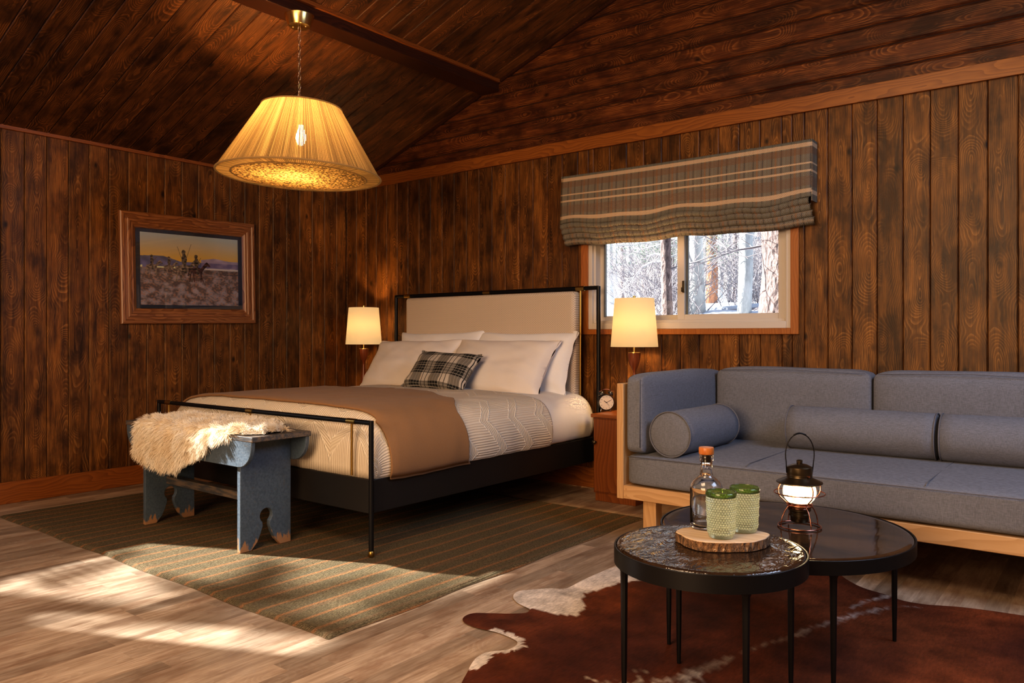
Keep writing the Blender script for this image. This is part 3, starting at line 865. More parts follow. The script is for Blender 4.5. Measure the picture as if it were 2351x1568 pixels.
    for f_ in bm.faces:
        for lp in f_.loops:
            c = cache[lp.vert]; lp[cl] = (c[0], c[1], c[2], 1)
    for v in bm.verts: v.co.z = .0035 + .001 * (1 + noise.noise(V(v.co.x * 3, v.co.y * 3, 0)))
    tag(obj('cowhide_rug', bm, attr_mat('cow_hair', .6, hair=.3), smooth=180), 'reddish brown and white cowhide on the floor under the coffee tables', 'rug')
hide()

# ------------------------------------------------------------------ bed
BX0, BX1, BYF, BYH = .80, 2.857, -2.236, -.115
bed = thing('bed', 'king size black metal bed frame with brass collars and padded cream headboard', 'bed', (1.83, -1.2, .012))
rl = .0125
def post(x, y, z0, z1, r=rl): 
    bm = new(); lathe(bm, [(0, z0), (r, z0), (r, z1), (0, z1)], 16, T(x, y, 0)); return bm
for x in (BX0, BX1):
    l = obj('leg', post(x, BYF, .04, .683), m_blackmetal, bed, smooth=40)
    obj('brass_foot', (lambda b: (lathe(b, [(0, .012), (.012, .012), (.016, .02), (.016, .036), (.0126, .042), (0, .042)], 16, T(x, BYF, 0)), b)[1])(new()), m_brass, l, smooth=40)
for x in (BX0, BX1):
    l = obj('leg', post(x, BYH, .04, 1.455, .015), m_blackmetal, bed, smooth=40)
    obj('brass_foot', (lambda b: (lathe(b, [(0, .012), (.012, .012), (.016, .02), (.016, .036), (.0155, .042), (0, .042)], 16, T(x, BYH, 0)), b)[1])(new()), m_brass, l, smooth=40)
bm = new(); tube(bm, [(BX0, BYF, .672), (BX1, BYF, .672)], rl, 16); obj('foot_rail', bm, m_blackmetal, bed, smooth=40)
bm = new(); tube(bm, [(BX0, BYH, 1.444), (BX1, BYH, 1.444)], .015, 16); obj('head_rail', bm, m_blackmetal, bed, smooth=40)
for x in (.925, 1.83, 2.712):
    bm = new(); tube(bm, [(x, BYF, .40), (x, BYF, .672)], .0065, 10); r_ = obj('brass_rod', bm, m_brass, bed, smooth=40)
    bm = new(); tube(bm, [(x - .032, BYF, .672), (x + .032, BYF, .672)], .0145, 16); obj('brass_collar', bm, m_brass, r_, smooth=40)
for x in (.945, 1.83, 2.705):
    bm = new(); tube(bm, [(x - .035, BYH, 1.444), (x + .035, BYH, 1.444)], .0175, 16); obj('brass_collar', bm, m_brass, bed, smooth=40)
for x in (.945, 2.705):
    bm = new(); tube(bm, [(x, BYH, .4), (x, BYH, 1.44)], .0075, 10); obj('brass_rod', bm, m_brass, bed, smooth=40)
obj('side_rail', B(2.795, 2.825, BYF + .035, BYH, .215, .385), m_rail, bed, bevel=.004)
obj('side_rail', B(.835, .865, BYF + .035, BYH, .215, .385), m_rail, bed, bevel=.004)
obj('foot_board', B(.835, 2.825, BYF + .02, BYF + .05, .215, .385), m_rail, bed, bevel=.004)
obj('slat_base', B(.865, 2.795, BYF + .05, BYH, .30, .335), m_rail, bed)
hb = new(); box(hb, .97, 2.688, BYH - .06, BYH + .045, .36, 1.424)
bmesh.ops.subdivide_edges(hb, edges=hb.edges[:], cuts=1)
obj('upholstered_headboard', hb, m_head, bed, bevel=.028, bseg=4)

PROF = [(0, .712), (.25, .712), (.5, .708), (.7, .702), (.82, .692), (.90, .672), (.955, .638), (.99, .585), (1.008, .52), (1.008, .455), (.998, .41), (.985, .388)]
import bisect
cum = [0]
for a, b in zip(PROF, PROF[1:]): cum.append(cum[-1] + math.hypot(b[0] - a[0], b[1] - a[1]))
LP = cum[-1]
def prof(s):
    sg = 1 if s >= 0 else -1; s = abs(s)
    if s >= LP:
        return (sg * PROF[-1][0], PROF[-1][1] - (s - LP), (sg, 0))
    i = min(len(PROF) - 2, bisect.bisect_right(cum, s) - 1); t = (s - cum[i]) / (cum[i + 1] - cum[i])
    a, b = PROF[i], PROF[i + 1]
    p0, p3 = PROF[max(i - 1, 0)], PROF[min(i + 2, len(PROF) - 1)]
    def cr(q0, q1, q2, q3): return .5 * (2 * q1 + (q2 - q0) * t + (2 * q0 - 5 * q1 + 4 * q2 - q3) * t * t + (3 * q1 - q0 - 3 * q2 + q3) * t ** 3)
    x, z = cr(p0[0], a[0], b[0], p3[0]), cr(p0[1], a[1], b[1], p3[1])
    d = V(b[0] - a[0], b[1] - a[1]); nrm = (-d.y / d.length * sg * -1 * -1, d.x / d.length)
    return (sg * x, z, (sg * (-(b[1] - a[1])) / d.length, d.x / d.length))
def bed_pt(s, v, off=0.0, amp=1.0):
    """s arc across, v = distance along from the head (0) ; foot edge rounding beyond v>1.97"""
    x, z, nm = prof(s)
    y = -.13 - v
    zz, xx = z + nm[1] * off, x + nm[0] * off
    F = 1.93
    if v > F:
        t = (v - F) / .42; t = max(0, min(1, t)); th = t * PI / 2
        y = -.13 - F - (.125 + off) * math.sin(th) ** .75
        base = .385; zz = base + (zz - base) * max(0, math.cos(th)) ** .62
        xx *= 1 - .03 * math.sin(th)
    w = .004 * amp * noise.noise(V(s * 3, v * 3, 0)) + .002 * amp * noise.noise(V(s * 9, v * 9, 4))
    wz = w
    if abs(s) > .9:
        xx += (1 if s > 0 else -1) * (.010 * amp * noise.noise(V(v * 2.5, s * 1.2, 7)) + .004 * noise.noise(V(v * 9, s * 2, 9)))
    return V(1.83 + xx, y, zz + wz)
def bed_cloth(name, mat, s0, s1, v0f, v1f, off, nu=120, nv=90, amp=1.0, solid=0, parent=None):
    bm = new()
    def f(a, b):
        s = s0 + (s1 - s0) * a; v = v0f(s) + (v1f(s) - v0f(s)) * b; return bed_pt(s, v, off, amp)
    def uv(a, b):
        s = s0 + (s1 - s0) * a; return (s, v0f(s) + (v1f(s) - v0f(s)) * b)
    grid(bm, nu, nv, f, uv=uv)
    return obj(name, bm, mat, parent, smooth=180, solid=solid)
mt = bed_cloth('mattress', m_sheet, -LP + .02, LP - .02, lambda s: 0, lambda s: 2.35, -.012, 80, 60, .5)
tag(mt, 'thick mattress with a smooth white fitted sheet on the black bed', 'mattress')
obj('mattress_core', B(.90, 2.76, -2.15, -.18, .336, .66), m_sheet, mt, bevel=.05)
tag(bed_cloth('bed_sheet', m_sheet, -LP - .0, LP, lambda s: .03 + .01 * math.sin(s * 4), lambda s: .85, .006, 120, 40, 2.2, .004), 'creamy white top sheet showing between quilt and pillows', 'sheet')
tag(bed_cloth('bed_quilt', m_quilt, -LP, LP + .004, lambda s: .55 - .28 * max(0, 1 - abs(s - .55) / .6) * 0 + .02 * math.sin(s * 3), lambda s: 2.35, .012, 160, 150, 1.6, .008), 'cream quilt with woven zigzag ribs covering the bed', 'quilt')
def hedge(s):
    # head side edge of the throw (distance from head)
    P = [(-1.3, .98), (-1.0, 1.02), (-.77, 1.08), (-.42, 1.10), (-.06, .98), (.33, 1.02), (.73, 1.22), (.97, 1.40), (1.15, 1.38), (1.4, 1.28)]
    for (a, va), (b, vb) in zip(P, P[1:]):
        if s <= b: t = (s - a) / (b - a); t = t * t * (3 - 2 * t) ; return va + (vb - va) * t
    return P[-1][1]
def fedge(s):
    if s > .93: return 2.03 - .07 * min(1, (s - .93) / .35)
    return 2.0
tag(bed_cloth('throw_blanket', m_blanket, -LP + .05, LP + .018, hedge, fedge, .026, 150, 110, 2.0, .012), 'plain brown wool throw blanket across the foot of the bed', 'blanket')
# fringe-like hem rib on the throw
def pillow(name, mat, w, h, th, M, n=34, uvs=1.0, seed=0, flange=0.0, ear=.06):
    bm = new(); lay = bm.loops.layers.uv.verify()
    def pt(u, v, sd):
        au, av = abs(u), abs(v)
        e = max(0, 1 - au ** 2.6) * max(0, 1 - av ** 2.6)
        z = sd * th / 2 * e ** .42
        ww = 1 - ear * (1 - av ** 2) * (au ** 3); hh = 1 - ear * 1.4 * (1 - au ** 2) * (av ** 3)
        nz_ = noise.noise(V(u * 1.6 + seed, v * 1.6, sd)) * .16 + noise.noise(V(u * 4 + seed, v * 3, sd)) * .07 + noise.noise(V((u + v) * 7 + seed, (u - v) * 2.5, sd)) * .05
        crease = .012 * math.sin((u * 3 + v * 5) * 2 + seed) * (au * av)
        return V(u * w / 2 * ww, v * h / 2 * hh, z * (1 + nz_) + crease * sd)
    for sd in (1, -1):
        g = [[bm.verts.new(pt(-1 + 2 * i / n, -1 + 2 * j / n, sd)) for j in range(n + 1)] for i in range(n + 1)]
        for i in range(n):
            for j in range(n):
                f = bm.faces.new((g[i][j], g[i + 1][j], g[i + 1][j + 1], g[i][j + 1]))
                for lp, (a, b) in zip(f.loops, ((i, j), (i + 1, j), (i + 1, j + 1), (i, j + 1))): lp[lay].uv = (a / n * w, b / n * h)
    bmesh.ops.remove_doubles(bm, verts=bm.verts[:], dist=.0005)
    for v in bm.verts: v.co = M @ v.co
    return obj(name, bm, mat, None, smooth=180, sub=1)
def lean(x, y, z, deg, rz=0, roll=0): return T(x, y, z) @ R(rz, 'Z') @ R(deg, 'X') @ R(roll, 'Z')
G = 'white pillows against the headboard'
tag(pillow('bed_pillow', m_pillow2, .93, .50, .16, lean(2.255, -.245, .90, 70, 0, 0), seed=2), 'white pillow at the right, behind the front pillow, beside the lamp', 'pillow', G)
tag(pillow('bed_pillow', m_pillow2, .93, .50, .16, lean(1.40, -.245, .905, 70, 0, 1), seed=5), 'white pillow at the left, mostly hidden behind the front pillow', 'pillow', G)
tag(pillow('bed_pillow', m_pillow, .96, .50, .20, lean(2.175, -.42, .868, 55, 0, 0), seed=9, ear=.085), 'large white pillow leaning in front at the right of the bed', 'pillow', G)
tag(pillow('bed_pillow', m_pillow, .96, .50, .20, lean(1.285, -.42, .862, 55, 0, 1), seed=12, ear=.085), 'large white pillow leaning in front at the left of the bed', 'pillow', G)
tag(pillow('lumbar_pillow', m_plaid, .60, .35, .14, lean(1.885, -.70, .845, 50, 2, -3), n=30, seed=20, ear=.09), 'small black and white plaid cushion in front of the white pillows', 'cushion')

# ------------------------------------------------------------------ bedside cabinets and lamps
ns = thing('nightstand', 'reddish brown bedside cabinet between the bed and the sofa', 'nightstand', (3.145, -.21, 0), 'bedside cabinets')
nb = B(2.985, 3.305, -.385, -.03, .055, .56); obj('cabinet_body', nb, m_cherry, ns, bevel=.003)
obj('top', B(2.972, 3.318, -.402, -.025, .558, .582), m_cherrytop, ns, bevel=.004)
obj('plinth', B(2.993, 3.297, -.378, -.03, .0, .056), m_cherry, ns, bevel=.003)
dr = obj('door', B(2.993, 3.297, -.396, -.386, .066, .548), m_cherry, ns, bevel=.003)
bm = new(); lathe(bm, [(0, 0), (.008, 0), (.005, .01), (.012, .018), (.014, .026), (.009, .032), (0, .033)], 20, T(3.008, -.396, .395) @ R(90, 'X')); obj('knob', bm, m_bronze, dr, smooth=50)
n2 = copy_tree(ns); n2.location = (.50, -.21, 0); n2['label'] = 'reddish brown bedside cabinet hidden left of the bed under the lamp'

def lampf():
    x, y, z = 3.19, -.20, .582
    t = thing('table_lamp', 'lit table lamp with wooden cup stem in front of the window beside the bed', 'lamp', (x, y, z), 'bedside table lamps')
    M = T(x, y, z)
    bm = new(); lathe(bm, [(0, 0), (.058, 0), (.06, .006), (.058, .012), (.034, .016), (.031, .02), (.031, .105), (0, .105)], 32, M); obj('brass_base', bm, m_brass2, t, smooth=40)
    bm = new(); lathe(bm, [(0, .105), (.0275, .105), (.024, .15), (.017, .21), (.0115, .265), (.0105, .285), (.018, .30), (.030, .325), (.038, .355), (.0415, .39), (.042, .405), (0, .405)], 32, M); obj('wooden_stem', bm, m_lampwood, t, smooth=60)
    bm = new(); lathe(bm, [(0, .405), (.043, .405), (.043, .409), (.008, .411), (.008, .52), (0, .52)], 24, M); obj('neck', bm, m_brass2, t, smooth=40)
    bm = new(); lathe(bm, [(.158, .447), (.131, .772)], 64, M); obj('lamp_shade', bm, m_shade, t, smooth=180, solid=.002)
    bm = new()
    for k in range(3): tube(bm, [(0, 0, .765), (.131 * math.cos(k * 2.094 + .5), .131 * math.sin(k * 2.094 + .5), .765)], .0015, 6, M=M)
    tube(bm, [(0, 0, .52), (0, 0, .77)], .002, 6, M=M)
    obj('shade_fitter', bm, m_brass2, t)
    bm = new(); lathe(bm, [(0, .768), (.010, .768), (.010, .79), (0, .792)], 16, M); obj('finial', bm, m_brass2, t, smooth=40)
    bm = new(); lathe(bm, [(0, .55), (.012, .56), (.024, .60), (.027, .63), (.018, .655), (0, .662)], 20, M); obj('bulb', bm, m_bulb, t, smooth=180)
    return t
lp = lampf(); lp2 = copy_tree(lp); lp2.location = (.475, -.20, .582)
lp2['label'] = 'lit table lamp with wooden cup stem in the corner left of the bed'

def clock():
    t = thing('alarm_clock', 'small black twin bell alarm clock with cream dial on the right cabinet', 'clock', (2.968, -.20, .582))
    M = T(2.968, -.20, .582 + .066) @ R(-3, 'Z') @ R(90 , 'X')    # local z faces the room
    M = T(2.968, -.20, .582 + .063) @ R(42, 'Z') @ R(90, 'X')
    bm = new(); lathe(bm, [(0, -.028), (.046, -.028), (.054, -.02), (.056, 0), (.056, .022), (.052, .026), (.050, .022), (0, .022)], 48, M); obj('case', bm, m_clockblack, t, smooth=50)
    bm = new(); lathe(bm, [(0, .0225), (.0495, .0225), (.0495, .0235), (0, .0235)], 48, M); d = obj('dial', bm, m_dial, t)
    bm = new()
    for k in range(12):
        cu = bpy.data.curves.new('num', 'FONT'); cu.body = str(k or 12); cu.size = .0115; cu.align_x = 'CENTER'; cu.align_y = 'CENTER'
        o = bpy.data.objects.new('num', cu); C.objects.link(o); dg = bpy.context.evaluated_depsgraph_get(); me = bpy.data.meshes.new_from_object(o.evaluated_get(dg))
        a = PI / 2 - k * PI / 6; Mt = M @ T(.040 * math.cos(a), .040 * math.sin(a), .0238)
        me.transform(Mt); bm.from_mesh(me); bpy.data.objects.remove(o); bpy.data.curves.remove(cu); bpy.data.meshes.remove(me)
    obj('numerals', bm, m_ink, d)
    for ang, L, w in ((PI / 2 - (10 + 10 / 60) * PI / 6, .022, .0022), (PI / 2 - 10.5 * PI / 30, .036, .0014), (PI / 2 - 23 * PI / 30, .03, .0005)):
        bm = new(); box(bm, -.006, L, -w, w, .0242, .0247, M=M @ R(math.degrees(ang), 'Z')); obj('hand', bm, m_ink, t)
    for s in (-1, 1):
        Mb = M @ T(s * .03, .055, -.002) @ R(-s * 32, 'Z') @ R(-90, 'X')
        bm = new(); lathe(bm, [(0, .022), (.010, .020), (.019, .010), (.021, 0), (.019, -.001), (0, .002)], 24, Mb); b = obj('bell', bm, m_clockblack, t, smooth=60)
        bm = new(); lathe(bm, [(0, .021), (.004, .021), (.004, .028), (0, .03)], 12, Mb); obj('bell_cap', bm, m_copper, b, smooth=60)
        bm = new(); tube(bm, [M @ V(s * .03, -.045, 0), M @ V(s * .036, -.0625, 0)], lambda i: (.004, .003)[i], 8); obj('foot', bm, Mat('chrome', (.7, .7, .7), .2, 1).m, t, smooth=60)
    bm = new(); tube(bm, [M @ V(.036 * math.cos(a), .072 + .018 * math.sin(a), -.002) for a in [k * PI / 14 for k in range(15)]], .0018, 8); obj('carry_handle', bm, m_copper, t, smooth=60)
clock()

# ------------------------------------------------------------------ bench and fleece
bench = thing('wooden_bench', 'small worn blue painted wooden bench at the foot of the bed', 'bench', (1.80, -2.45, .012))
def plate(x0, x1):
    yc, hw = -2.449, .150; z0 = .0125; top = .578
    P = [(-hw, z0)]
    # left foot, notch, keyhole circle, right foot
    P += [(-hw + .064, z0), (-.052, .05), (-.033, .09), (-.0205, .125)]
    cz, r = .178, .0375
    a0 = -PI / 2 - .62
    for k in range(17):
        a = a0 - k * (2 * PI - 1.24) / 16; P.append((r * math.cos(a), cz + r * math.sin(a)))
    P += [(.0205, .125), (.033, .09), (.052, .05), (hw - .064, z0), (hw, z0), (hw, top), (-hw, top)]
    bm = new(); prism(bm, P, lambda a, b, h: (h, yc + a, b), x0, x1); return bm
obj('end_panel', plate(2.268, 2.296), m_paint, bench, bevel=.002)
obj('end_panel', plate(1.315, 1.343), m_paint, bench, bevel=.002)
def apron(y0, y1):
    X0, X1, zt, zb, r = 1.165, 2.425, .584, .448, .115
    P = [(X0, zt), (X1, zt)]
    P += [(X1 - r + r * math.cos(a) * 1.0, zb + r - .0 + r * math.sin(a)) for a in [-k * PI / 2 / 10 for k in range(11)]]
    P += [(X0 + r + r * math.cos(a), zb + r + r * math.sin(a)) for a in [-PI / 2 - k * PI / 2 / 10 for k in range(11)]]
    bm = new(); prism(bm, P, lambda a, b, h: (a, h, b), y0, y1); return bm
obj('apron', apron(-2.622, -2.600), m_paint, bench, bevel=.003)
obj('apron', apron(-2.298, -2.276), m_paint, bench, bevel=.003)
bm = new(); box(bm, 1.155, 2.435, -2.624, -2.272, .580, .606); obj('seat_board', bm, m_painttop, bench, bevel=.004)
obj('stretcher', B(1.30, 2.268, -2.475, -2.425, .232, .276), m_painttop, bench, bevel=.004)

def fleece():
    # arc param: t across from the back of the seat over the front edge and down
    def hem(x):   # how far the fleece hangs (metres below the seat) at x
        P = [(1.30, .02), (1.34, .16), (1.45, .195), (1.62, .215), (1.78, .205), (1.88, .15), (1.98, .12), (2.05, .085), (2.10, .02), (2.16, .03), (2.22, .005), (2.32, -.05), (2.40, -.16), (2.44, -.22)]
        for (a, va), (b, vb) in zip(P, P[1:]):
            if x <= b: return va + (vb - va) * max(0, (x - a) / (b - a))
        return P[-1][1]
    def back(x): return .335 - .02 * math.sin(x * 9) - .10 * max(0, (x - 2.2) / .2) - .06 * max(0, (1.42 - x) / .1)
    nu, nv = 70, 50
    def f(a, b, th=.018):
        x = 1.33 + 1.06 * a; h = hem(x) ; bk = back(x)
        s = -bk + (bk + h) * b     # s<0 on the seat, >0 hanging
        ed = min(1, a / .05, (1 - a) / .05, b / .08, (1 - b) / .08); ed = max(0, ed)
        r = .035
        if s < -r: y, z, n = -2.626 - s, .607, V(0, 0, 1)
        elif s < r: an = (s + r) / (2 * r) * PI / 2; y, z, n = -2.626 + r - r * math.sin(an), .607 - r + r * math.cos(an), V(0, -math.sin(an), math.cos(an))
        else: y, z, n = -2.626, .607 - s, V(0, -1, 0)
        lump = .014 * noise.noise(V(x * 9, s * 9, 2)) + .01 * noise.noise(V(x * 20, s * 20, 6))
        return V(x, y, z) + n * (.012 + (th + lump) * math.sqrt(ed)), n
    bm = new(); grid(bm, nu, nv, lambda a, b: f(a, b)[0])
    o = tag(obj('sheepskin', bm, m_wool, smooth=180), 'cream long haired sheepskin draped over the left of the blue bench', 'sheepskin')
    hm = Mat('sheep_fleece', (.78, .69, .56), .75); 
    inf = hm.node('ShaderNodeHairInfo'); rn = N(hm.nt, inf.outputs['Random']); ic = N(hm.nt, inf.outputs['Intercept'])
    p = hm.pos('Position'); ln = hm.noise(hm.vec(*p), 9, 2)
    hm.link(hm.mix(rn * .4 + ln.map(.4, .65) * .6, (.95, .91, .83), (.80, .66, .47)), hm.b.inputs['Base Color']); hm.set('Roughness', .6); hm.set('Sheen Weight', .3)
    hc = bpy.data.hair_curves.new('fleece_hair'); K = 6; NH = 34000
    rnd = random.Random(5); pts = []
    ol = o.location
    for _ in range(NH):
        a, b = rnd.random(), rnd.random(); q, n = f(a, b, .012)
        cl = V(noise.noise(V(q.x * 28, q.y * 28, q.z * 28)), noise.noise(V(q.x * 28, q.y * 28, q.z * 28 + 9)), noise.noise(V(q.x * 28 + 5, q.y * 28, q.z * 28)))
        out = V((a - .5) * .5, -.2 if b > .3 else .25 * (b < .1), 0) + (V(0, 0, -.7) if n.y < -.5 else V(0, -.3, 0))
        if b > .9: out += V(0, -.1, -.8)
        d = (n * .8 + cl * 1.4 + out + V(rnd.gauss(0, .22), rnd.gauss(0, .22), rnd.gauss(0, .22))).normalized()
        L = .030 + .026 * rnd.random()
        g = V(0, 0, -1); c = q - n * .004
        for k in range(K):
            t = k / (K - 1); curl = V(math.sin(t * 5 + cl.x * 20), math.cos(t * 5 + cl.y * 20), 0) * .0025 * t
            pp = c + d * (L * t) + g * (.016 * t * t) + curl
            if n.z > .9: pp.z = max(pp.z, .612)
            pts.extend(pp - ol)
    hc.add_curves([K] * NH); hc.points.foreach_set('position', pts)
    rad = []
    for _ in range(NH):
        rad += [.0011, .0011, .0010, .0008, .0006, .0002]
    at = hc.attributes.get('radius') or hc.attributes.new('radius', 'FLOAT', 'POINT'); at.data.foreach_set('value', rad)
    hc.materials.append(hm.m)
    ho = bpy.data.objects.new('fleece', hc); C.objects.link(ho); ho.parent = o; ho['kind'] = 'stuff'
fleece()

# ------------------------------------------------------------------ sofa
SY, SZ = -1.165, .468
sofa = thing('sofa', 'long blue grey sofa with pale wooden frame under the window wall', 'sofa', (5.0, -.6, 0))
SX0, SX1 = 3.620, 6.90
obj('front_rail', B(SX0 + .04, SX1, SY, SY + .038, .228, .300), m_sofawood, sofa, bevel=.003)
for z in (.247, .281): obj('dowel', B(SX0 + .052, SX0 + .062, SY - .0012, SY, z - .005, z + .005), m_sofawoodZ, sofa)
bm = new(); prism(bm, [(SX0, .226), (SX0 + .040, .226), (SX0 + .040, .845), (SX0, .845)], lambda a, b, h: (a, h, b), SY - .002, -.04); obj('arm_panel', bm, m_sofawoodZ, sofa, bevel=.003)
obj('back_panel', B(SX0 + .04, SX1, -.075, -.04, .226, .80), m_sofawood, sofa, bevel=.003)
obj('seat_deck', B(SX0 + .04, SX1, SY + .038, -.075, .262, .298), m_sofawood, sofa)
for x, y in ((3.80, -1.10), (3.80, -.16), (6.6, -1.10), (6.6, -.16)):
    obj('leg', B(x - .038, x + .038, y - .035, y + .035, 0, .262), m_sofawoodZ, sofa, bevel=.003)
def cushion(name, x0, x1, y0, y1, z0, z1, bev=.03, puff=(0, 0, 0), parent=sofa, mat=m_sofa, n=10):
    bm = new(); c = V((x0 + x1) / 2, (y0 + y1) / 2, (z0 + z1) / 2); h = V((x1 - x0) / 2, (y1 - y0) / 2, (z1 - z0) / 2)
    bmesh.ops.create_cube(bm, size=2)
    bmesh.ops.subdivide_edges(bm, edges=bm.edges[:], cuts=n, use_grid_fill=True)
    for v in bm.verts:
        p = v.co.copy(); q = V(p.x * h.x, p.y * h.y, p.z * h.z)
        # rounded box
        inner = V(*(max(-h[i] + bev, min(h[i] - bev, q[i])) for i in range(3)))
        d = q - inner
        if d.length > 1e-6:
            m_ = max(abs(d[i]) for i in range(3))
            q = inner + d.normalized() * min(bev, max(m_, d.length if d.length < bev else bev))
        for i in range(3):
            o = [k for k in range(3) if k != i]
            if abs(abs(p[i]) - 1) < .02: q[i] += (1 if p[i] > 0 else -1) * puff[i] * (1 - p[o[0]] ** 4) * (1 - p[o[1]] ** 4)
        q += V(1, 1, 1) * .0
        w = noise.noise((q + c) * 3.0) * .006
        q.z += w * (p.z > .9); q.y += w * (p.y < -.9)
        v.co = c + q
    return obj(name, bm, mat, parent, smooth=180, sub=1)
def seam(pts, parent, r=.0035):
    bm = new(); tube(bm, pts, r, 6); return obj('piping', bm, m_pipe, parent, smooth=180)
sx = [3.664, 4.333, 5.115, 5.95, SX1]
sc = cushion('seat_cushion', 3.664, SX1, SY + .004, -.08, .300, SZ, .028, (0, .006, .01), n=16)
seam([(3.69, SY + .0, SZ - .012), (5.2, SY - .004, SZ - .012), (SX1 - .03, SY, SZ - .012)], sc, .0025)
for x in sx[1:-1]:
    seam([(x, SY + .012, SZ + .001)] + [(x, SY + .06 + k * .1, SZ + .0095) for k in range(9)], sc, .0022)
side = cushion('side_cushion', 3.664, 3.775, SY + .01, -.10, SZ + .002, .893, .028, (.012, 0, .01))
seam([(3.757, SY + .004, SZ + .04), (3.757, SY + .002, .68), (3.757, SY + .006, .872)], side, .0022)
for x0_, x1_ in ((3.79, 4.688), (4.694, 5.60), (5.606, 6.5)):
    bc = cushion('back_cushion', x0_, x1_, -.262, -.085, SZ + .002, .905, .035, (0, .02, .012))
    seam([(x0_ + .03, -.262, .893), ((x0_ + x1_) / 2, -.27, .906), (x1_ - .03, -.262, .893)], bc, .002)
def bolster(M, L, r, lab, sides=48):
    bm = new(); 
    def rf(r_, z, a, k): return .003 * noise.noise(V(z * 8, a * 2, L))
    prof_ = [(0, -L / 2 - .006), (r * .5, -L / 2 - .005), (r * .9, -L / 2), (r, -L / 2 + .006)] + [(r * (1 + .02 * math.sin(PI * k / 12)), -L / 2 + .006 + (L - .012) * k / 12) for k in range(1, 12)] + [(r, L / 2 - .006), (r * .9, L / 2), (r * .5, L / 2 + .005), (0, L / 2 + .006)]
    lathe(bm, prof_, sides, M, rf=rf)
    loc = M.translation
    t = obj('bolster_cushion', bm, m_sofa, None, smooth=180); tag(t, lab, 'cushion', 'cylindrical bolsters on the sofa')
    for s in (-1, 1):
        bm = new(); tube(bm, [M @ V((r + .001) * math.cos(k * PI / 20), (r + .001) * math.sin(k * PI / 20), s * (L / 2 - .002)) for k in range(40)], .004, 6, closed=True)
        obj('piping', bm, m_pipe, t, smooth=180)
rb = .117
bolster(T(3.918, -.815, SZ + rb + .002) @ R(-1, 'Z') @ R(90, 'X'), .62, rb, 'blue grey bolster standing lengthways beside the left sofa arm')
bolster(T(4.676, -.42, SZ + rb + .008) @ R(90, 'Y'), .73, rb, 'blue grey bolster along the sofa back, behind the lantern')
bolster(T(5.425, -.42, SZ + rb + .008) @ R(90, 'Y'), .73, rb, 'blue grey bolster along the sofa back at the right edge')

# ------------------------------------------------------------------ coffee tables
def ctable(name, lab, cx, cy, r, z, rimh, mat, a0, lr, bulge):
    t = thing(name, lab, 'table', (cx, cy, 0), 'round nesting coffee tables')
    M = T(cx, cy, 0)
    bm = new(); lathe(bm, [(r - .006, z - rimh), (r, z - rimh), (r, z - .001), (r - .001, z), (r - .005, z), (r - .006, z - .001)], 96, M, close=True); obj('metal_rim', bm, m_blackmetal, t, smooth=40)
    bm = new(); lathe(bm, [(0, z - .02), (r - .006, z - .02), (r - .006, z - .004), (r - .010, z - .001 + bulge), (r - .016, z + bulge + .001), (r - .03, z + bulge), (0, z + bulge)], 96, M); obj('glass_top', bm, mat, t, smooth=60)
    bm = new(); lathe(bm, [(0, z - rimh + .004), (r - .006, z - rimh + .004), (r - .006, z - .021), (0, z - .021)], 64, M); obj('under_plate', bm, m_blackmetal, t)
    for k in range(4):
        a = math.radians(a0 + 90 * k); x, y = cx + lr * math.cos(a), cy + lr * math.sin(a)
        bm = new(); tube(bm, [(x, y, z - rimh + .003), (x, y, z - rimh - .012), (x, y, z - .12), (x, y, .12), (x, y, .006)], lambda i: (.018, .0115, .0105, .009, .0065)[i], 8); obj('leg', bm, m_blackmetal, t, smooth=40)
ctable('coffee_table', 'large round coffee table with smooth dark glass top holding the lantern', 4.812, -2.043, .428, .42, .044, m_tabbig, 40, .408, .0)
ctable('coffee_table', 'small round coffee table with rippled dark glass top holding the bottle', 4.786, -2.615, .283, .465, .05, m_tabsmall, 135.5, .262, .003)

def slab():
    cx, cy, z0, z1 = 4.808, -2.570, .4695, .4985
    pts = []
    n = 72
    for i in range(n):
        a = 2 * PI * i / n
        r = 1 + .05 * math.sin(3 * a + 1) + .03 * math.sin(5 * a) + .012 * math.sin(11 * a)
        x, y = .136 * r * math.cos(a), .098 * r * math.sin(a)
        ca, sa = math.cos(math.radians(33)), math.sin(math.radians(33))
        pts.append((cx + x * ca - y * sa, cy + x * sa + y * ca))
    bm = new(); prism(bm, pts, lambda a, b, h: (a, b, h), z0 + .0, z1)
    t = tag(obj('serving_board', bm, m_slab, bevel=.002), 'oval slice of pale wood with bark edge on the small coffee table', 'board')
    bm = new(); k = [(cx + (a - cx) * 1.012, cy + (b - cy) * 1.012) for a, b in pts]
    A = [[bm.verts.new((a + .002 * noise.noise(V(a * 90, b * 90, q)), b + .002 * noise.noise(V(a * 90, b * 90, q + 5)), z0 + .001 + (z1 - z0 - .003) * q / 4)) for a, b in k] for q in range(5)]
    for r0, r1 in zip(A, A[1:]):
        for i in range(n): bm.faces.new((r0[i], r0[(i + 1) % n], r1[(i + 1) % n], r1[i]))
    obj('bark_edge', bm, m_barkslab, t, smooth=180, norm=True)
slab()
ZS = .4995
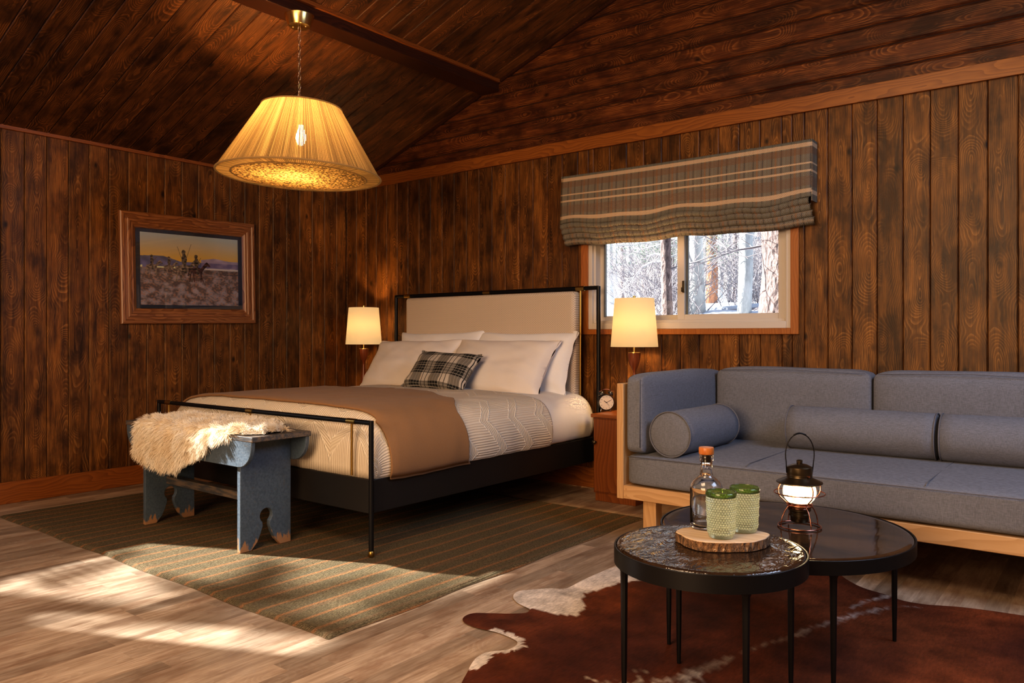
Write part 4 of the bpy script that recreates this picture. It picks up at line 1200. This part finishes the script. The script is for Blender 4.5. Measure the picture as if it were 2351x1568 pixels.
def bottle():
    x, y = 4.738, -2.524; z = ZS; M = T(x, y, z); r = .0505
    t = thing('glass_bottle', 'clear glass bottle with orange wood stopper standing on the board', 'bottle', (x, y, z))
    o = [(0, .0), (r - .008, 0), (r - .002, .003), (r, .010), (r, .122), (r - .002, .134), (r - .010, .147), (r - .022, .157), (r - .030, .164), (.0195, .171), (.0185, .178), (.0185, .207), (.0215, .210), (.0215, .227), (.0195, .229)]
    i_ = [(.0145, .229), (.0145, .178), (.0155, .168), (r - .033, .160), (r - .024, .153), (r - .012, .142), (r - .005, .130), (r - .004, .122), (r - .004, .018), (r - .010, .010), (0, .012)]
    bm = new(); lathe(bm, o + i_, 64, M); obj('bottle_body', bm, m_glass, t, smooth=60)
    bm = new(); lathe(bm, [(0, .207), (.0140, .207), (.0143, .229), (0, .2295)], 24, M); s = obj('cork', bm, m_cork, t, smooth=40)
    bm = new(); lathe(bm, [(0, .2305), (.0225, .2305), (.0235, .233), (.0235, .249), (.0222, .252), (0, .252)], 32, M); obj('wooden_stopper', bm, m_orange, t, smooth=40)
bottle()
def tumbler(x, y, rot, lab):
    z = ZS; t = thing('glass_tumbler', lab, 'glass', (x, y, z), 'hobnail drinking glasses')
    M = T(x, y, z) @ R(rot, 'Z')
    Hh = .136; NZ = 140; rows = 20; seg = 224; cols = 32
    def rad(zz): return .0380 + .0055 * (zz / Hh) - (.004 * max(0, 1 - zz / .012) ** 2)
    o = [(rad(Hh * k / NZ), Hh * k / NZ) for k in range(NZ + 1)]
    def rf(r_, zz, a, k):
        if k > NZ or zz < .012 or zz > Hh - .018: return (.0012 * abs(math.sin(a * 30))) if (k <= NZ and zz > Hh - .018) else 0
        q = zz / Hh * rows; row = math.floor(q); big = 1 if row % 4 == 3 else .6
        u = a / (2 * PI) * cols + .5 * (row % 2); du = u - round(u); dv = q - row - .5
        e = 1 - (du * 2) ** 2 - (dv * 2) ** 2
        return .0034 * big * math.sqrt(e) if e > 0 else 0
    inn = [(rad(Hh) - .003, Hh), (rad(.1) - .0035, .1), (rad(.05) - .0035, .05), (rad(.02) - .0035, .014), (.03, .009), (0, .009)]
    bm = new(); lathe(bm, [(0, .004)] + o[1:], seg, M, rf=lambda r_, zz, a, k: rf(r_, zz, a, k))
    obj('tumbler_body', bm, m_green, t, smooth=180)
    bm = new(); lathe(bm, [(rad(Hh) - .0005, Hh - .014), (rad(Hh) + .0018, Hh - .013), (rad(Hh) + .0022, Hh - .004), (rad(Hh) + .0004, Hh + .0012), (rad(Hh) - .0025, Hh + .0012), (rad(Hh) - .0012, Hh - .002)], 90, M, close=True, rf=lambda r_, zz, a, k: .0006 * math.sin(a * 45))
    obj('green_rim', bm, m_greenrim, t, smooth=180)
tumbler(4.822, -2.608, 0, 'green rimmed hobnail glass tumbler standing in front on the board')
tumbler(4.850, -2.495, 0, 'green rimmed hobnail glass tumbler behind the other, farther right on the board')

def lantern():
    x, y, z = 4.862, -2.01, .4215; t = thing('railroad_lantern', 'lit copper railroad lantern with wire cage on the large coffee table', 'lantern', (x, y, z))
    M = T(x, y, z) @ R(38, 'Z') @ Matrix.Diagonal((.92, .92, .845, 1)); w = .0025
    def ring(r, zz, rr=w, n=40): 
        bm = new(); tube(bm, [(r * math.cos(k * 2 * PI / n), r * math.sin(k * 2 * PI / n), zz) for k in range(n)], rr, 8, closed=True, M=M); return bm
    obj('base_ring', ring(.079, .0035, .0032), m_copper, t, smooth=180)
    bm = new(); lathe(bm, [(0, .022), (.030, .022), (.033, .026), (.034, .045), (.038, .047), (.038, .056), (.036, .058), (.036, .066), (.042, .070), (.042, .078), (0, .078)], 40, M); obj('burner_base', bm, m_bronze, t, smooth=40)
    bm = new(); lathe(bm, [(0, .078), (.040, .078), (.0435, .084), (.042, .100), (.0455, .104), (0, .104)], 40, M); obj('copper_collar', bm, m_copper, t, smooth=40)
    bm = new(); lathe(bm, [(.042, .104), (.054, .118), (.0605, .135), (.062, .150), (.060, .165), (.053, .180), (.050, .186)], 48, M); obj('glass_globe', bm, m_lantglass, t, smooth=180)
    for k in range(4):
        a = k * PI / 2 + .2; c, s = math.cos(a), math.sin(a)
        pts = [(.079, .004), (.0775, .022), (.073, .045), (.062, .070), (.048, .088), (.0475, .096), (.063, .112), (.084, .132), (.091, .150), (.091, .165), (.086, .178), (.078, .190)]
        bm = new(); tube(bm, [(r * c, r * s, zz) for r, zz in pts], w, 8, M=M); obj('cage_wire', bm, m_copper, t, smooth=180)
    obj('cage_ring', ring(.0935, .143), m_copper, t, smooth=180)
    obj('cage_ring', ring(.0475, .092), m_copper, t, smooth=180)
    bm = new(); lathe(bm, [(.050, .184), (.080, .183), (.086, .187), (.085, .190), (.052, .206), (.047, .210), (.046, .214), (.048, .216), (.047, .222), (.0485, .226), (.0475, .251), (.045, .254), (.030, .262), (.011, .267), (0, .267)], 48, M); obj('hood', bm, m_bronze, t, smooth=35)
    bm = new(); lathe(bm, [(0, .266), (.010, .266), (.011, .272), (.0115, .279), (.008, .282), (0, .283)], 20, M); obj('top_knob', bm, m_bronze, t, smooth=40)
    bm = new()
    hp = []
    for k in range(25):
        a = -.30 + (PI + .60) * k / 24
        hp.append((.0555 * math.cos(a), -.004, .305 + .088 * math.sin(a) if a > 0 and a < PI else .305 + .10 * math.sin(a)))
    hp = [(.050, 0, .228)] + hp + [(-.050, 0, .228)]
    tube(bm, hp, .0021, 8, M=M @ R(0, 'Z')); h = obj('carry_handle', bm, m_blackmetal, t, smooth=180)
    bm = new(); tube(bm, [(.0555 * math.cos(a), -.004, .3055 + .0885 * math.sin(a)) for a in [PI / 2 - .42 + .84 * k / 8 for k in range(9)]], .0036, 8, M=M); obj('grip', bm, m_blackmetal, h, smooth=180)
    bm = new(); lathe(bm, [(0, 0), (.005, 0), (.004, .004), (0, .005)], 12, M @ T(.02, -.045, .218) @ R(90, 'X')); obj('switch_knob', bm, m_copper, t, smooth=60)
    bm = new(); lathe(bm, [(0, .118), (.014, .122), (.026, .138), (.030, .152), (.026, .166), (.012, .176), (0, .178)], 20, M); obj('bulb', bm, m_lantbulb, t, smooth=180)
    return V(x, y, z)
LANT = lantern()

# ------------------------------------------------------------------ pendant
def pendant():
    X, Y, zt = 1.825, -1.893, 3.0515
    t = thing('pendant_lamp', 'large lit conical string pendant lamp hanging on a chain from the beam', 'lamp', (X, Y, 2.08))
    M = T(X, Y, 0)
    bm = new(); lathe(bm, [(0, zt - .066), (.062, zt - .066), (.066, zt - .064), (.089, zt - .004), (.089, zt), (0, zt)], 48, M); c = obj('brass_canopy', bm, m_brass2, t, smooth=35)
    bm = new()
    bm.free()
    for s in (-1, 1):
        bm = new(); lathe(bm, [(0, -.005), (.004, -.004), (.005, 0), (0, 0)], 10, M @ T(s * .035, s * .02, zt - .066)); obj('screw', bm, m_brass, c)
    zs = 2.488   # shade top
    z = zt - .066; k = 0
    bm = new()
    while z > zs - .02:
        L = .034; a = PI / 2 * (k % 2) + .5
        tube(bm, [V(X, Y, z - L / 2) + V(math.cos(a) * .0085 * math.cos(q), math.sin(a) * .0085 * math.cos(q), .019 * math.sin(q)) for q in [i * PI / 8 for i in range(16)]], .0021, 6, closed=True)
        z -= .029; k += 1
    obj('chain', bm, Mat('nickel_chain', (.55, .42, .33), .25, 1).m, t, smooth=180)
    bm = new(); tube(bm, [(X + .006 * math.sin(k_ * 1.3), Y + .006 * math.cos(k_ * 1.3), zt - .066 - .54 * k_ / 20 - .05) for k_ in range(21)], .0017, 6); obj('cable', bm, m_brass, t)
    Ms = T(X + .012, Y + .010, zs) @ Matrix.Rotation(math.radians(1.8), 4, V(-.616, .788, 0)) @ T(0, 0, -zs)
    zb, r0, r1 = 2.078, .486, .238
    bm = new()
    def f(a, b):
        an = a * 2 * PI; 
        if b < .04: r, z_ = r1 - .012 * (1 - b / .04), zs + .008 * 0
        q = b; r = r1 + (r0 - r1) * q; z_ = zs + (zb - zs) * q
        return Ms @ V(r * math.cos(an), r * math.sin(an), z_)
    bm = new(); lay = bm.loops.layers.uv.verify(); n = 160; rows = [[bm.verts.new(f(i / n, j / 4)) for j in range(5)] for i in range(n)]
    for i in range(n):
        for j in range(4):
            fc = bm.faces.new((rows[i][j], rows[(i + 1) % n][j], rows[(i + 1) % n][j + 1], rows[i][j + 1]))
            for lp, (a, b) in zip(fc.loops, ((i, j), (i + 1, j), (i + 1, j + 1), (i, j + 1))): lp[lay].uv = (a / n, b / 4)
    obj('string_shade', bm, m_string, t, smooth=180)
    bm = new(); lay = bm.loops.layers.uv.verify(); ri, zi = .398, zb - .006
    rows = [[bm.verts.new(Ms @ V((r0 + (ri - r0) * j) * math.cos(2 * PI * i / n), (r0 + (ri - r0) * j) * math.sin(2 * PI * i / n), zb + (zi - zb) * j)) for j in (0, .5, 1)] for i in range(n)]
    for i in range(n):
        for j in range(2):
            fc = bm.faces.new((rows[i][j], rows[(i + 1) % n][j], rows[(i + 1) % n][j + 1], rows[i][j + 1]))
            for lp, (a, b) in zip(fc.loops, ((i, j), (i + 1, j), (i + 1, j + 1), (i, j + 1))): lp[lay].uv = (a / n * .8, b / 4)
    obj('bottom_band', bm, m_string, t, smooth=180)
    bm = new()
    for r, zz, rr in ((r0, zb, .006), (ri, zi, .005), (r1, zs, .005)):
        tube(bm, [Ms @ V(r * math.cos(k * 2 * PI / 90), r * math.sin(k * 2 * PI / 90), zz) for k in range(90)], rr, 8, closed=True)
    obj('wire_hoop', bm, m_band, t, smooth=180)
    bm = new(); lathe(bm, [(0, zi - .004)] + [(ri * k / 12, zi - .004 + .003 * (k / 12) ** 2) for k in range(1, 13)], 90, Ms); obj('woven_diffuser', bm, m_weave, t, smooth=180)
    bm = new()
    for k in range(3): tube(bm, [Ms @ V(0, 0, zs), Ms @ V(r1 * math.cos(k * 2.094), r1 * math.sin(k * 2.094), zs)], .003, 6)
    tube(bm, [Ms @ V(0, 0, zs + .01), Ms @ V(0, 0, 2.38)], .012, 10)
    obj('shade_spider', bm, m_brass, t)
    bm = new(); lathe(bm, [(0, 2.26), (.018, 2.268), (.031, 2.30), (.030, 2.325), (.018, 2.36), (.014, 2.385), (0, 2.385)], 24, Ms); obj('bulb', bm, m_bulb, t, smooth=180)
    return V(X, Y, 2.31)
PEND = pendant()

# ------------------------------------------------------------------ outdoors
def gz(y):
    if y < .6: return -.45
    if y < 4.6: t = (y - .6) / 4.0; return -.45 + 1.85 * t * t * (3 - 2 * t)
    return 1.40 + .075 * (y - 4.6)
bm = new()
grid(bm, 50, 40, lambda a, b: V(-26 + 40 * a, .5 + 30 * b ** 1.5, gz(.5 + 30 * b ** 1.5) + .10 * noise.noise(V(a * 20, b * 12, 0))))
o = obj('snowy_ground', bm, m_snow, smooth=180); o['kind'] = 'structure'
m_pinebark = bark_mat('pine_bark', (.36, .27, .25), (.12, .085, .08), 22, 1.0)
m_aspen = bark_mat('aspen_bark', (.62, .63, .62), (.42, .43, .42), 8, .3)
m_brush = Mat('pale_brush', (.34, .31, .32), .9).m
m_needles = Mat('pine_needles', (.26, .36, .25), .9).m
m_redbark = bark_mat('red_bark', (.62, .28, .14), (.25, .13, .09), 14, .8)
def treeobj(name, label, x, y, r, mat, h=7, lean_=0.0, bough=0, seed=0, grp='trees outside the window', rt=.6, start=.9, spread=1.0, tips=False):
    rnd = random.Random(seed); zb = gz(y) - .06
    t = thing(name, label, 'tree', (x, y, zb), grp)
    bm = new(); n = 14
    def P(q): return V(x + lean_ * h * q + .05 * r * 20 * noise.noise(V(q * 3, seed, 0)), y, zb + h * q)
    tube(bm, [P(k / n) for k in range(n + 1)], lambda i: r * (1 - (1 - rt) * i / n) * (1 + .05 * math.sin(i * 2.3)), 16)
    obj('trunk', bm, mat, t, smooth=180)
    if bough:
        bm = new()
        for k in range(bough):
            q = (start + rnd.random() * 3.0) / h; a = rnd.uniform(0, 2 * PI); p = P(q); d = V(math.cos(a), math.sin(a) * .6, rnd.uniform(-.25, .35)); L = rnd.uniform(.5, 1.4) * spread
            pts = [p]; 
            for s in range(6):
                d = (d + V(rnd.gauss(0, .18), rnd.gauss(0, .18), rnd.gauss(-.03, .16))).normalized(); pts.append(pts[-1] + d * L / 6)
            tube(bm, pts, lambda i: .016 * (1 - i / 7.5), 5)
            for s in range(7):
                b0 = pts[rnd.randint(1, 6)]; dd = (d + V(rnd.gauss(0, .8), rnd.gauss(0, .8), rnd.gauss(-.1, .8))).normalized(); q2 = [b0]
                for u in range(4): dd = (dd + V(rnd.gauss(0, .3), rnd.gauss(0, .3), rnd.gauss(-.1, .3))).normalized(); q2.append(q2[-1] + dd * .09 * rnd.uniform(.6, 1.5))
                tube(bm, q2, lambda i: .005 * (1 - i / 6), 4)
        obj('branches', bm, m_brush if mat is not m_aspen else m_aspen, t)
    return t
# camera-side positions worked out as places on the ground behind the window
treeobj('pine_tree', 'thick rough barked pine trunk close outside the window at the right', 3.06, 3.1, .26, m_pinebark, 7, 0, 10, 3, spread=.9)
treeobj('dark_tree', 'dark leaning trunk outside the left window pane', 1.75, 3.2, .065, m_pinebark, 7, -.03, 16, 8)
treeobj('aspen_tree', 'pale leaning aspen trunk just right of the dark leaning trunk', 1.55, 4.4, .10, m_aspen, 8, -.03, 8, 11)
treeobj('aspen_tree', 'pale aspen trunk beside the centre bar of the window', 2.15, 4.4, .085, m_aspen, 8, -.012, 8, 12)
treeobj('aspen_tree', 'slender white aspen trunk in the middle of the right pane', 2.15, 5.6, .06, m_aspen, 8, .0, 6, 14)
rt_ = random.Random(21)
for k in range(26):
    y = rt_.uniform(7.5, 15); px = 1375 + (k + .5) * 17 + rt_.uniform(-6, 6)
    an = math.atan2(1394.5, 1784.); kx = (px - 1175.5) / 1784.
    dx, dy = -math.sin(an) + kx * math.cos(an), math.cos(an) + kx * math.sin(an)
    x = 5.761 + dx * (y + 4.825) / dy
    red = k in (15, 19, 24); mt_ = m_redbark if red else (m_aspen if k % 3 else m_pinebark)
    treeobj('far_tree', 'thin bare trunk standing farther back among the trees' if not red else 'orange barked trunk in the woods behind', x, y, rt_.uniform(.025, .06) * (2.0 if red else 1), mt_, 9, rt_.uniform(-.02, .02), 8, 40 + k, 'bare trees in the woods' if not red else 'orange barked trees in the woods', spread=.7)
def shrub(x, y, s, seed, lab, mat=m_brush, n=110, grp='bare shrubs outside the window'):
    rnd = random.Random(seed); bm = new(); zb = gz(y) - .06
    for k in range(n):
        p = V(x + rnd.gauss(0, .35 * s), y + rnd.gauss(0, .3 * s), zb); d = V(rnd.gauss(0, .35), rnd.gauss(0, .3), 1).normalized(); pts = [p]
        for u in range(6): d = (d + V(rnd.gauss(0, .25), rnd.gauss(0, .25), -.02)).normalized(); pts.append(pts[-1] + d * s * rnd.uniform(.25, .42))
        tube(bm, pts, lambda i: .007 * (1 - i / 7.5), 4, cap=False)
        b = pts[3]; d = (d + V(rnd.gauss(0, .8), rnd.gauss(0, .8), 0)).normalized()
        tube(bm, [b, b + d * .2 * s, b + d * .36 * s + V(rnd.gauss(0, .06), 0, .05)], lambda i: .004, 4, cap=False)
    tag(obj('bare_shrub', bm, mat), lab, 'shrub', grp)
shrub(1.15, 4.3, .62, 1, 'tangled bare shrub outside the left pane')
shrub(.3, 5.6, .8, 2, 'tangled bare shrub outside the left pane')
shrub(1.75, 6.2, .7, 3, 'tangled bare shrub behind the centre bar')
shrub(2.0, 6.8, .6, 4, 'low bare shrub behind the snowy log')
shrub(.9, 8.2, .9, 6, 'bare shrub far behind the aspens')
shrub(-.9, 8.4, 1.1, 7, 'bare shrub far behind the aspens')
shrub(1.9, 9.5, .9, 8, 'bare shrub far behind the aspens')
shrub(-.2, 11.0, 1.2, 9, 'bare shrub far behind the aspens')
# evergreen bough at upper left
bm = new(); rnd = random.Random(4)
for k in range(2600):
    p = V(.55 + rnd.gauss(0, .38), 5.6 + rnd.gauss(0, .3), 2.15 + abs(rnd.gauss(0, .6))); d = V(rnd.gauss(0, 1), rnd.gauss(0, 1), rnd.gauss(0, 1)).normalized() * .06
    q = d.orthogonal().normalized() * .006
    bm.faces.new([bm.verts.new(p - q), bm.verts.new(p + q), bm.verts.new(p + d)])
ev = obj('evergreen_tree', bm, m_needles, norm=False); tag(ev, 'soft green evergreen at the upper left of the window', 'tree')
bm = new(); tube(bm, [(.55, 5.65, 1.3), (.55, 5.65, 3.6)], lambda i: (.07, .02)[i], 8); obj('trunk', bm, m_pinebark, ev)
# fallen log capped with snow
bm = new(); tube(bm, [(.9, 4.85, 1.28), (1.9, 4.7, 1.33), (3.4, 4.6, 1.42)], .13, 14); lg = tag(obj('fallen_log', bm, m_brush, smooth=180), 'fallen log capped with bright snow outside the right pane', 'log')
bm = new(); tube(bm, [(.9, 4.85, 1.375), (1.9, 4.7, 1.42), (3.4, 4.6, 1.51)], .072, 12); obj('snow_cap', bm, m_snow, lg, smooth=180)
# unseen conifer added beside the left window so its boughs break up the sunlight
t = thing('dapple_spruce', 'unseen spruce added outside the left wall window to dapple the sun', 'tree', (-2.4, -5.6, -.45))
bm = new(); tube(bm, [(-2.4, -5.6, -.45), (-2.4, -5.6, 6)], lambda i: (.09, .03)[i], 10); obj('trunk', bm, m_pinebark, t)
bm = new(); rnd = random.Random(12)
for k in range(60):
    z = rnd.uniform(1.2, 4.6); a = rnd.uniform(0, 2 * PI); L = rnd.uniform(.5, 1.35); p = V(-2.4, -5.6, z); d = V(math.cos(a), math.sin(a), -.15)
    e = p + d * L; tube(bm, [p, e], lambda i: (.016, .006)[i], 4)
    for u in range(9):
        c = p.lerp(e, .3 + .7 * u / 9); s = V(-d.y, d.x, -.1) * .22 * (1.2 - u / 9)
        for g_ in (1, -1):
            q = c + s * g_; w = d * .035
            bm.faces.new([bm.verts.new(c - w), bm.verts.new(c + w), bm.verts.new(q)])
obj('boughs', bm, m_needles, t, norm=False)

# ------------------------------------------------------------------ lights
def pt(name, loc, e, col, r=.03):
    l = bpy.data.lights.new(name, 'POINT'); l.energy = e; l.color = col; l.shadow_soft_size = r; o = bpy.data.objects.new(name, l); C.objects.link(o); o.location = loc; return o
def area(name, loc, rot, sx_, sy_, e, col):
    l = bpy.data.lights.new(name, 'AREA'); l.shape = 'RECTANGLE'; l.size = sx_; l.size_y = sy_; l.energy = e; l.color = col
    o = bpy.data.objects.new(name, l); C.objects.link(o); o.location = loc; o.rotation_euler = [math.radians(a) for a in rot]; return o
WARM = (1, .58, .24)
pt('pendant_light', PEND, 105, WARM, .035)
pt('lamp_light', (3.19, -.20, .582 + .62), 80, WARM, .03)
pt('lamp_light', (.475, -.20, .582 + .62), 80, WARM, .03)
pt('lantern_light', LANT + V(0, 0, .125), 7, (1, .72, .40), .018)
sun = bpy.data.lights.new('sun', 'SUN'); sun.energy = 19; sun.angle = math.radians(.8); sun.color = (1, .95, .88)
so = bpy.data.objects.new('sun', sun); C.objects.link(so)
e_ = math.radians(27.5); d = V(.912 * math.cos(e_), .41 * math.cos(e_), -math.sin(e_)); so.rotation_euler = d.to_track_quat('-Z', 'Y').to_euler()
area('warm_fill_rear', (4.6, -7.7, 1.9), (78, 0, 12), 3.0, 1.8, 215, (1, .66, .38))  # warm fill lamp added behind the camera to light the walls; no window here
area('cool_fill_side', (7.0, -1.9, 2.8), (48, 0, 95), 1.8, 1.2, 52, (.60, .74, 1))  # cool fill lamp standing in for skylight from unseen windows
area('sky_light_left', (-.03, (WA[0] + WA[1]) / 2, 1.5), (0, -90 + 15, 0), 1.0, 1.15, 5, (.65, .8, 1))
area('warm_fill_top', (4.3, -4.4, 3.3), (8, 0, 20), 1.4, 1.4, 62, (1, .70, .44))  # warm overhead fill added to brighten the bed; no fixture hangs here

wd = bpy.data.worlds.new('world'); bpy.context.scene.world = wd; wd.use_nodes = True
nt = wd.node_tree; bg = nt.nodes['Background']
sky = nt.nodes.new('ShaderNodeTexSky'); sky.sky_type = 'NISHITA'; sky.sun_disc = False; sky.sun_elevation = math.radians(27); sky.air_density = 1.2; sky.dust_density = 1.5
mixn = nt.nodes.new('ShaderNodeMix'); mixn.data_type = 'RGBA'; mixn.inputs[0].default_value = .85; mixn.inputs[7].default_value = (.56, .68, .95, 1)
nt.links.new(sky.outputs[0], mixn.inputs[6]); nt.links.new(mixn.outputs[2], bg.inputs[0]); bg.inputs[1].default_value = .70

# ------------------------------------------------------------------ camera
cam = bpy.data.cameras.new('camera'); co = bpy.data.objects.new('camera', cam); C.objects.link(co)
cam.sensor_width = 36; cam.lens = 36 * 1784 / 2351; cam.shift_y = -(784 - 772) / 2351
cam.clip_start = .05
co.location = (5.761, -4.825, 1.1); co.rotation_euler = (math.radians(90), 0, math.atan2(1394.5, 1784.))
sc = bpy.context.scene; sc.camera = co
sc.view_settings.view_transform = 'Standard'; sc.view_settings.look = 'Medium High Contrast'; sc.view_settings.exposure = .22
cy = sc.cycles
cy.max_bounces = 8; cy.diffuse_bounces = 4; cy.glossy_bounces = 4; cy.transmission_bounces = 8; cy.transparent_max_bounces = 12
cy.sample_clamp_indirect = 6; cy.use_adaptive_sampling = True; cy.adaptive_threshold = .03; cy.caustics_refractive = False; cy.caustics_reflective = False
cy.use_denoising = True
try: cy.denoiser = 'OPENIMAGEDENOISE'
except Exception: pass
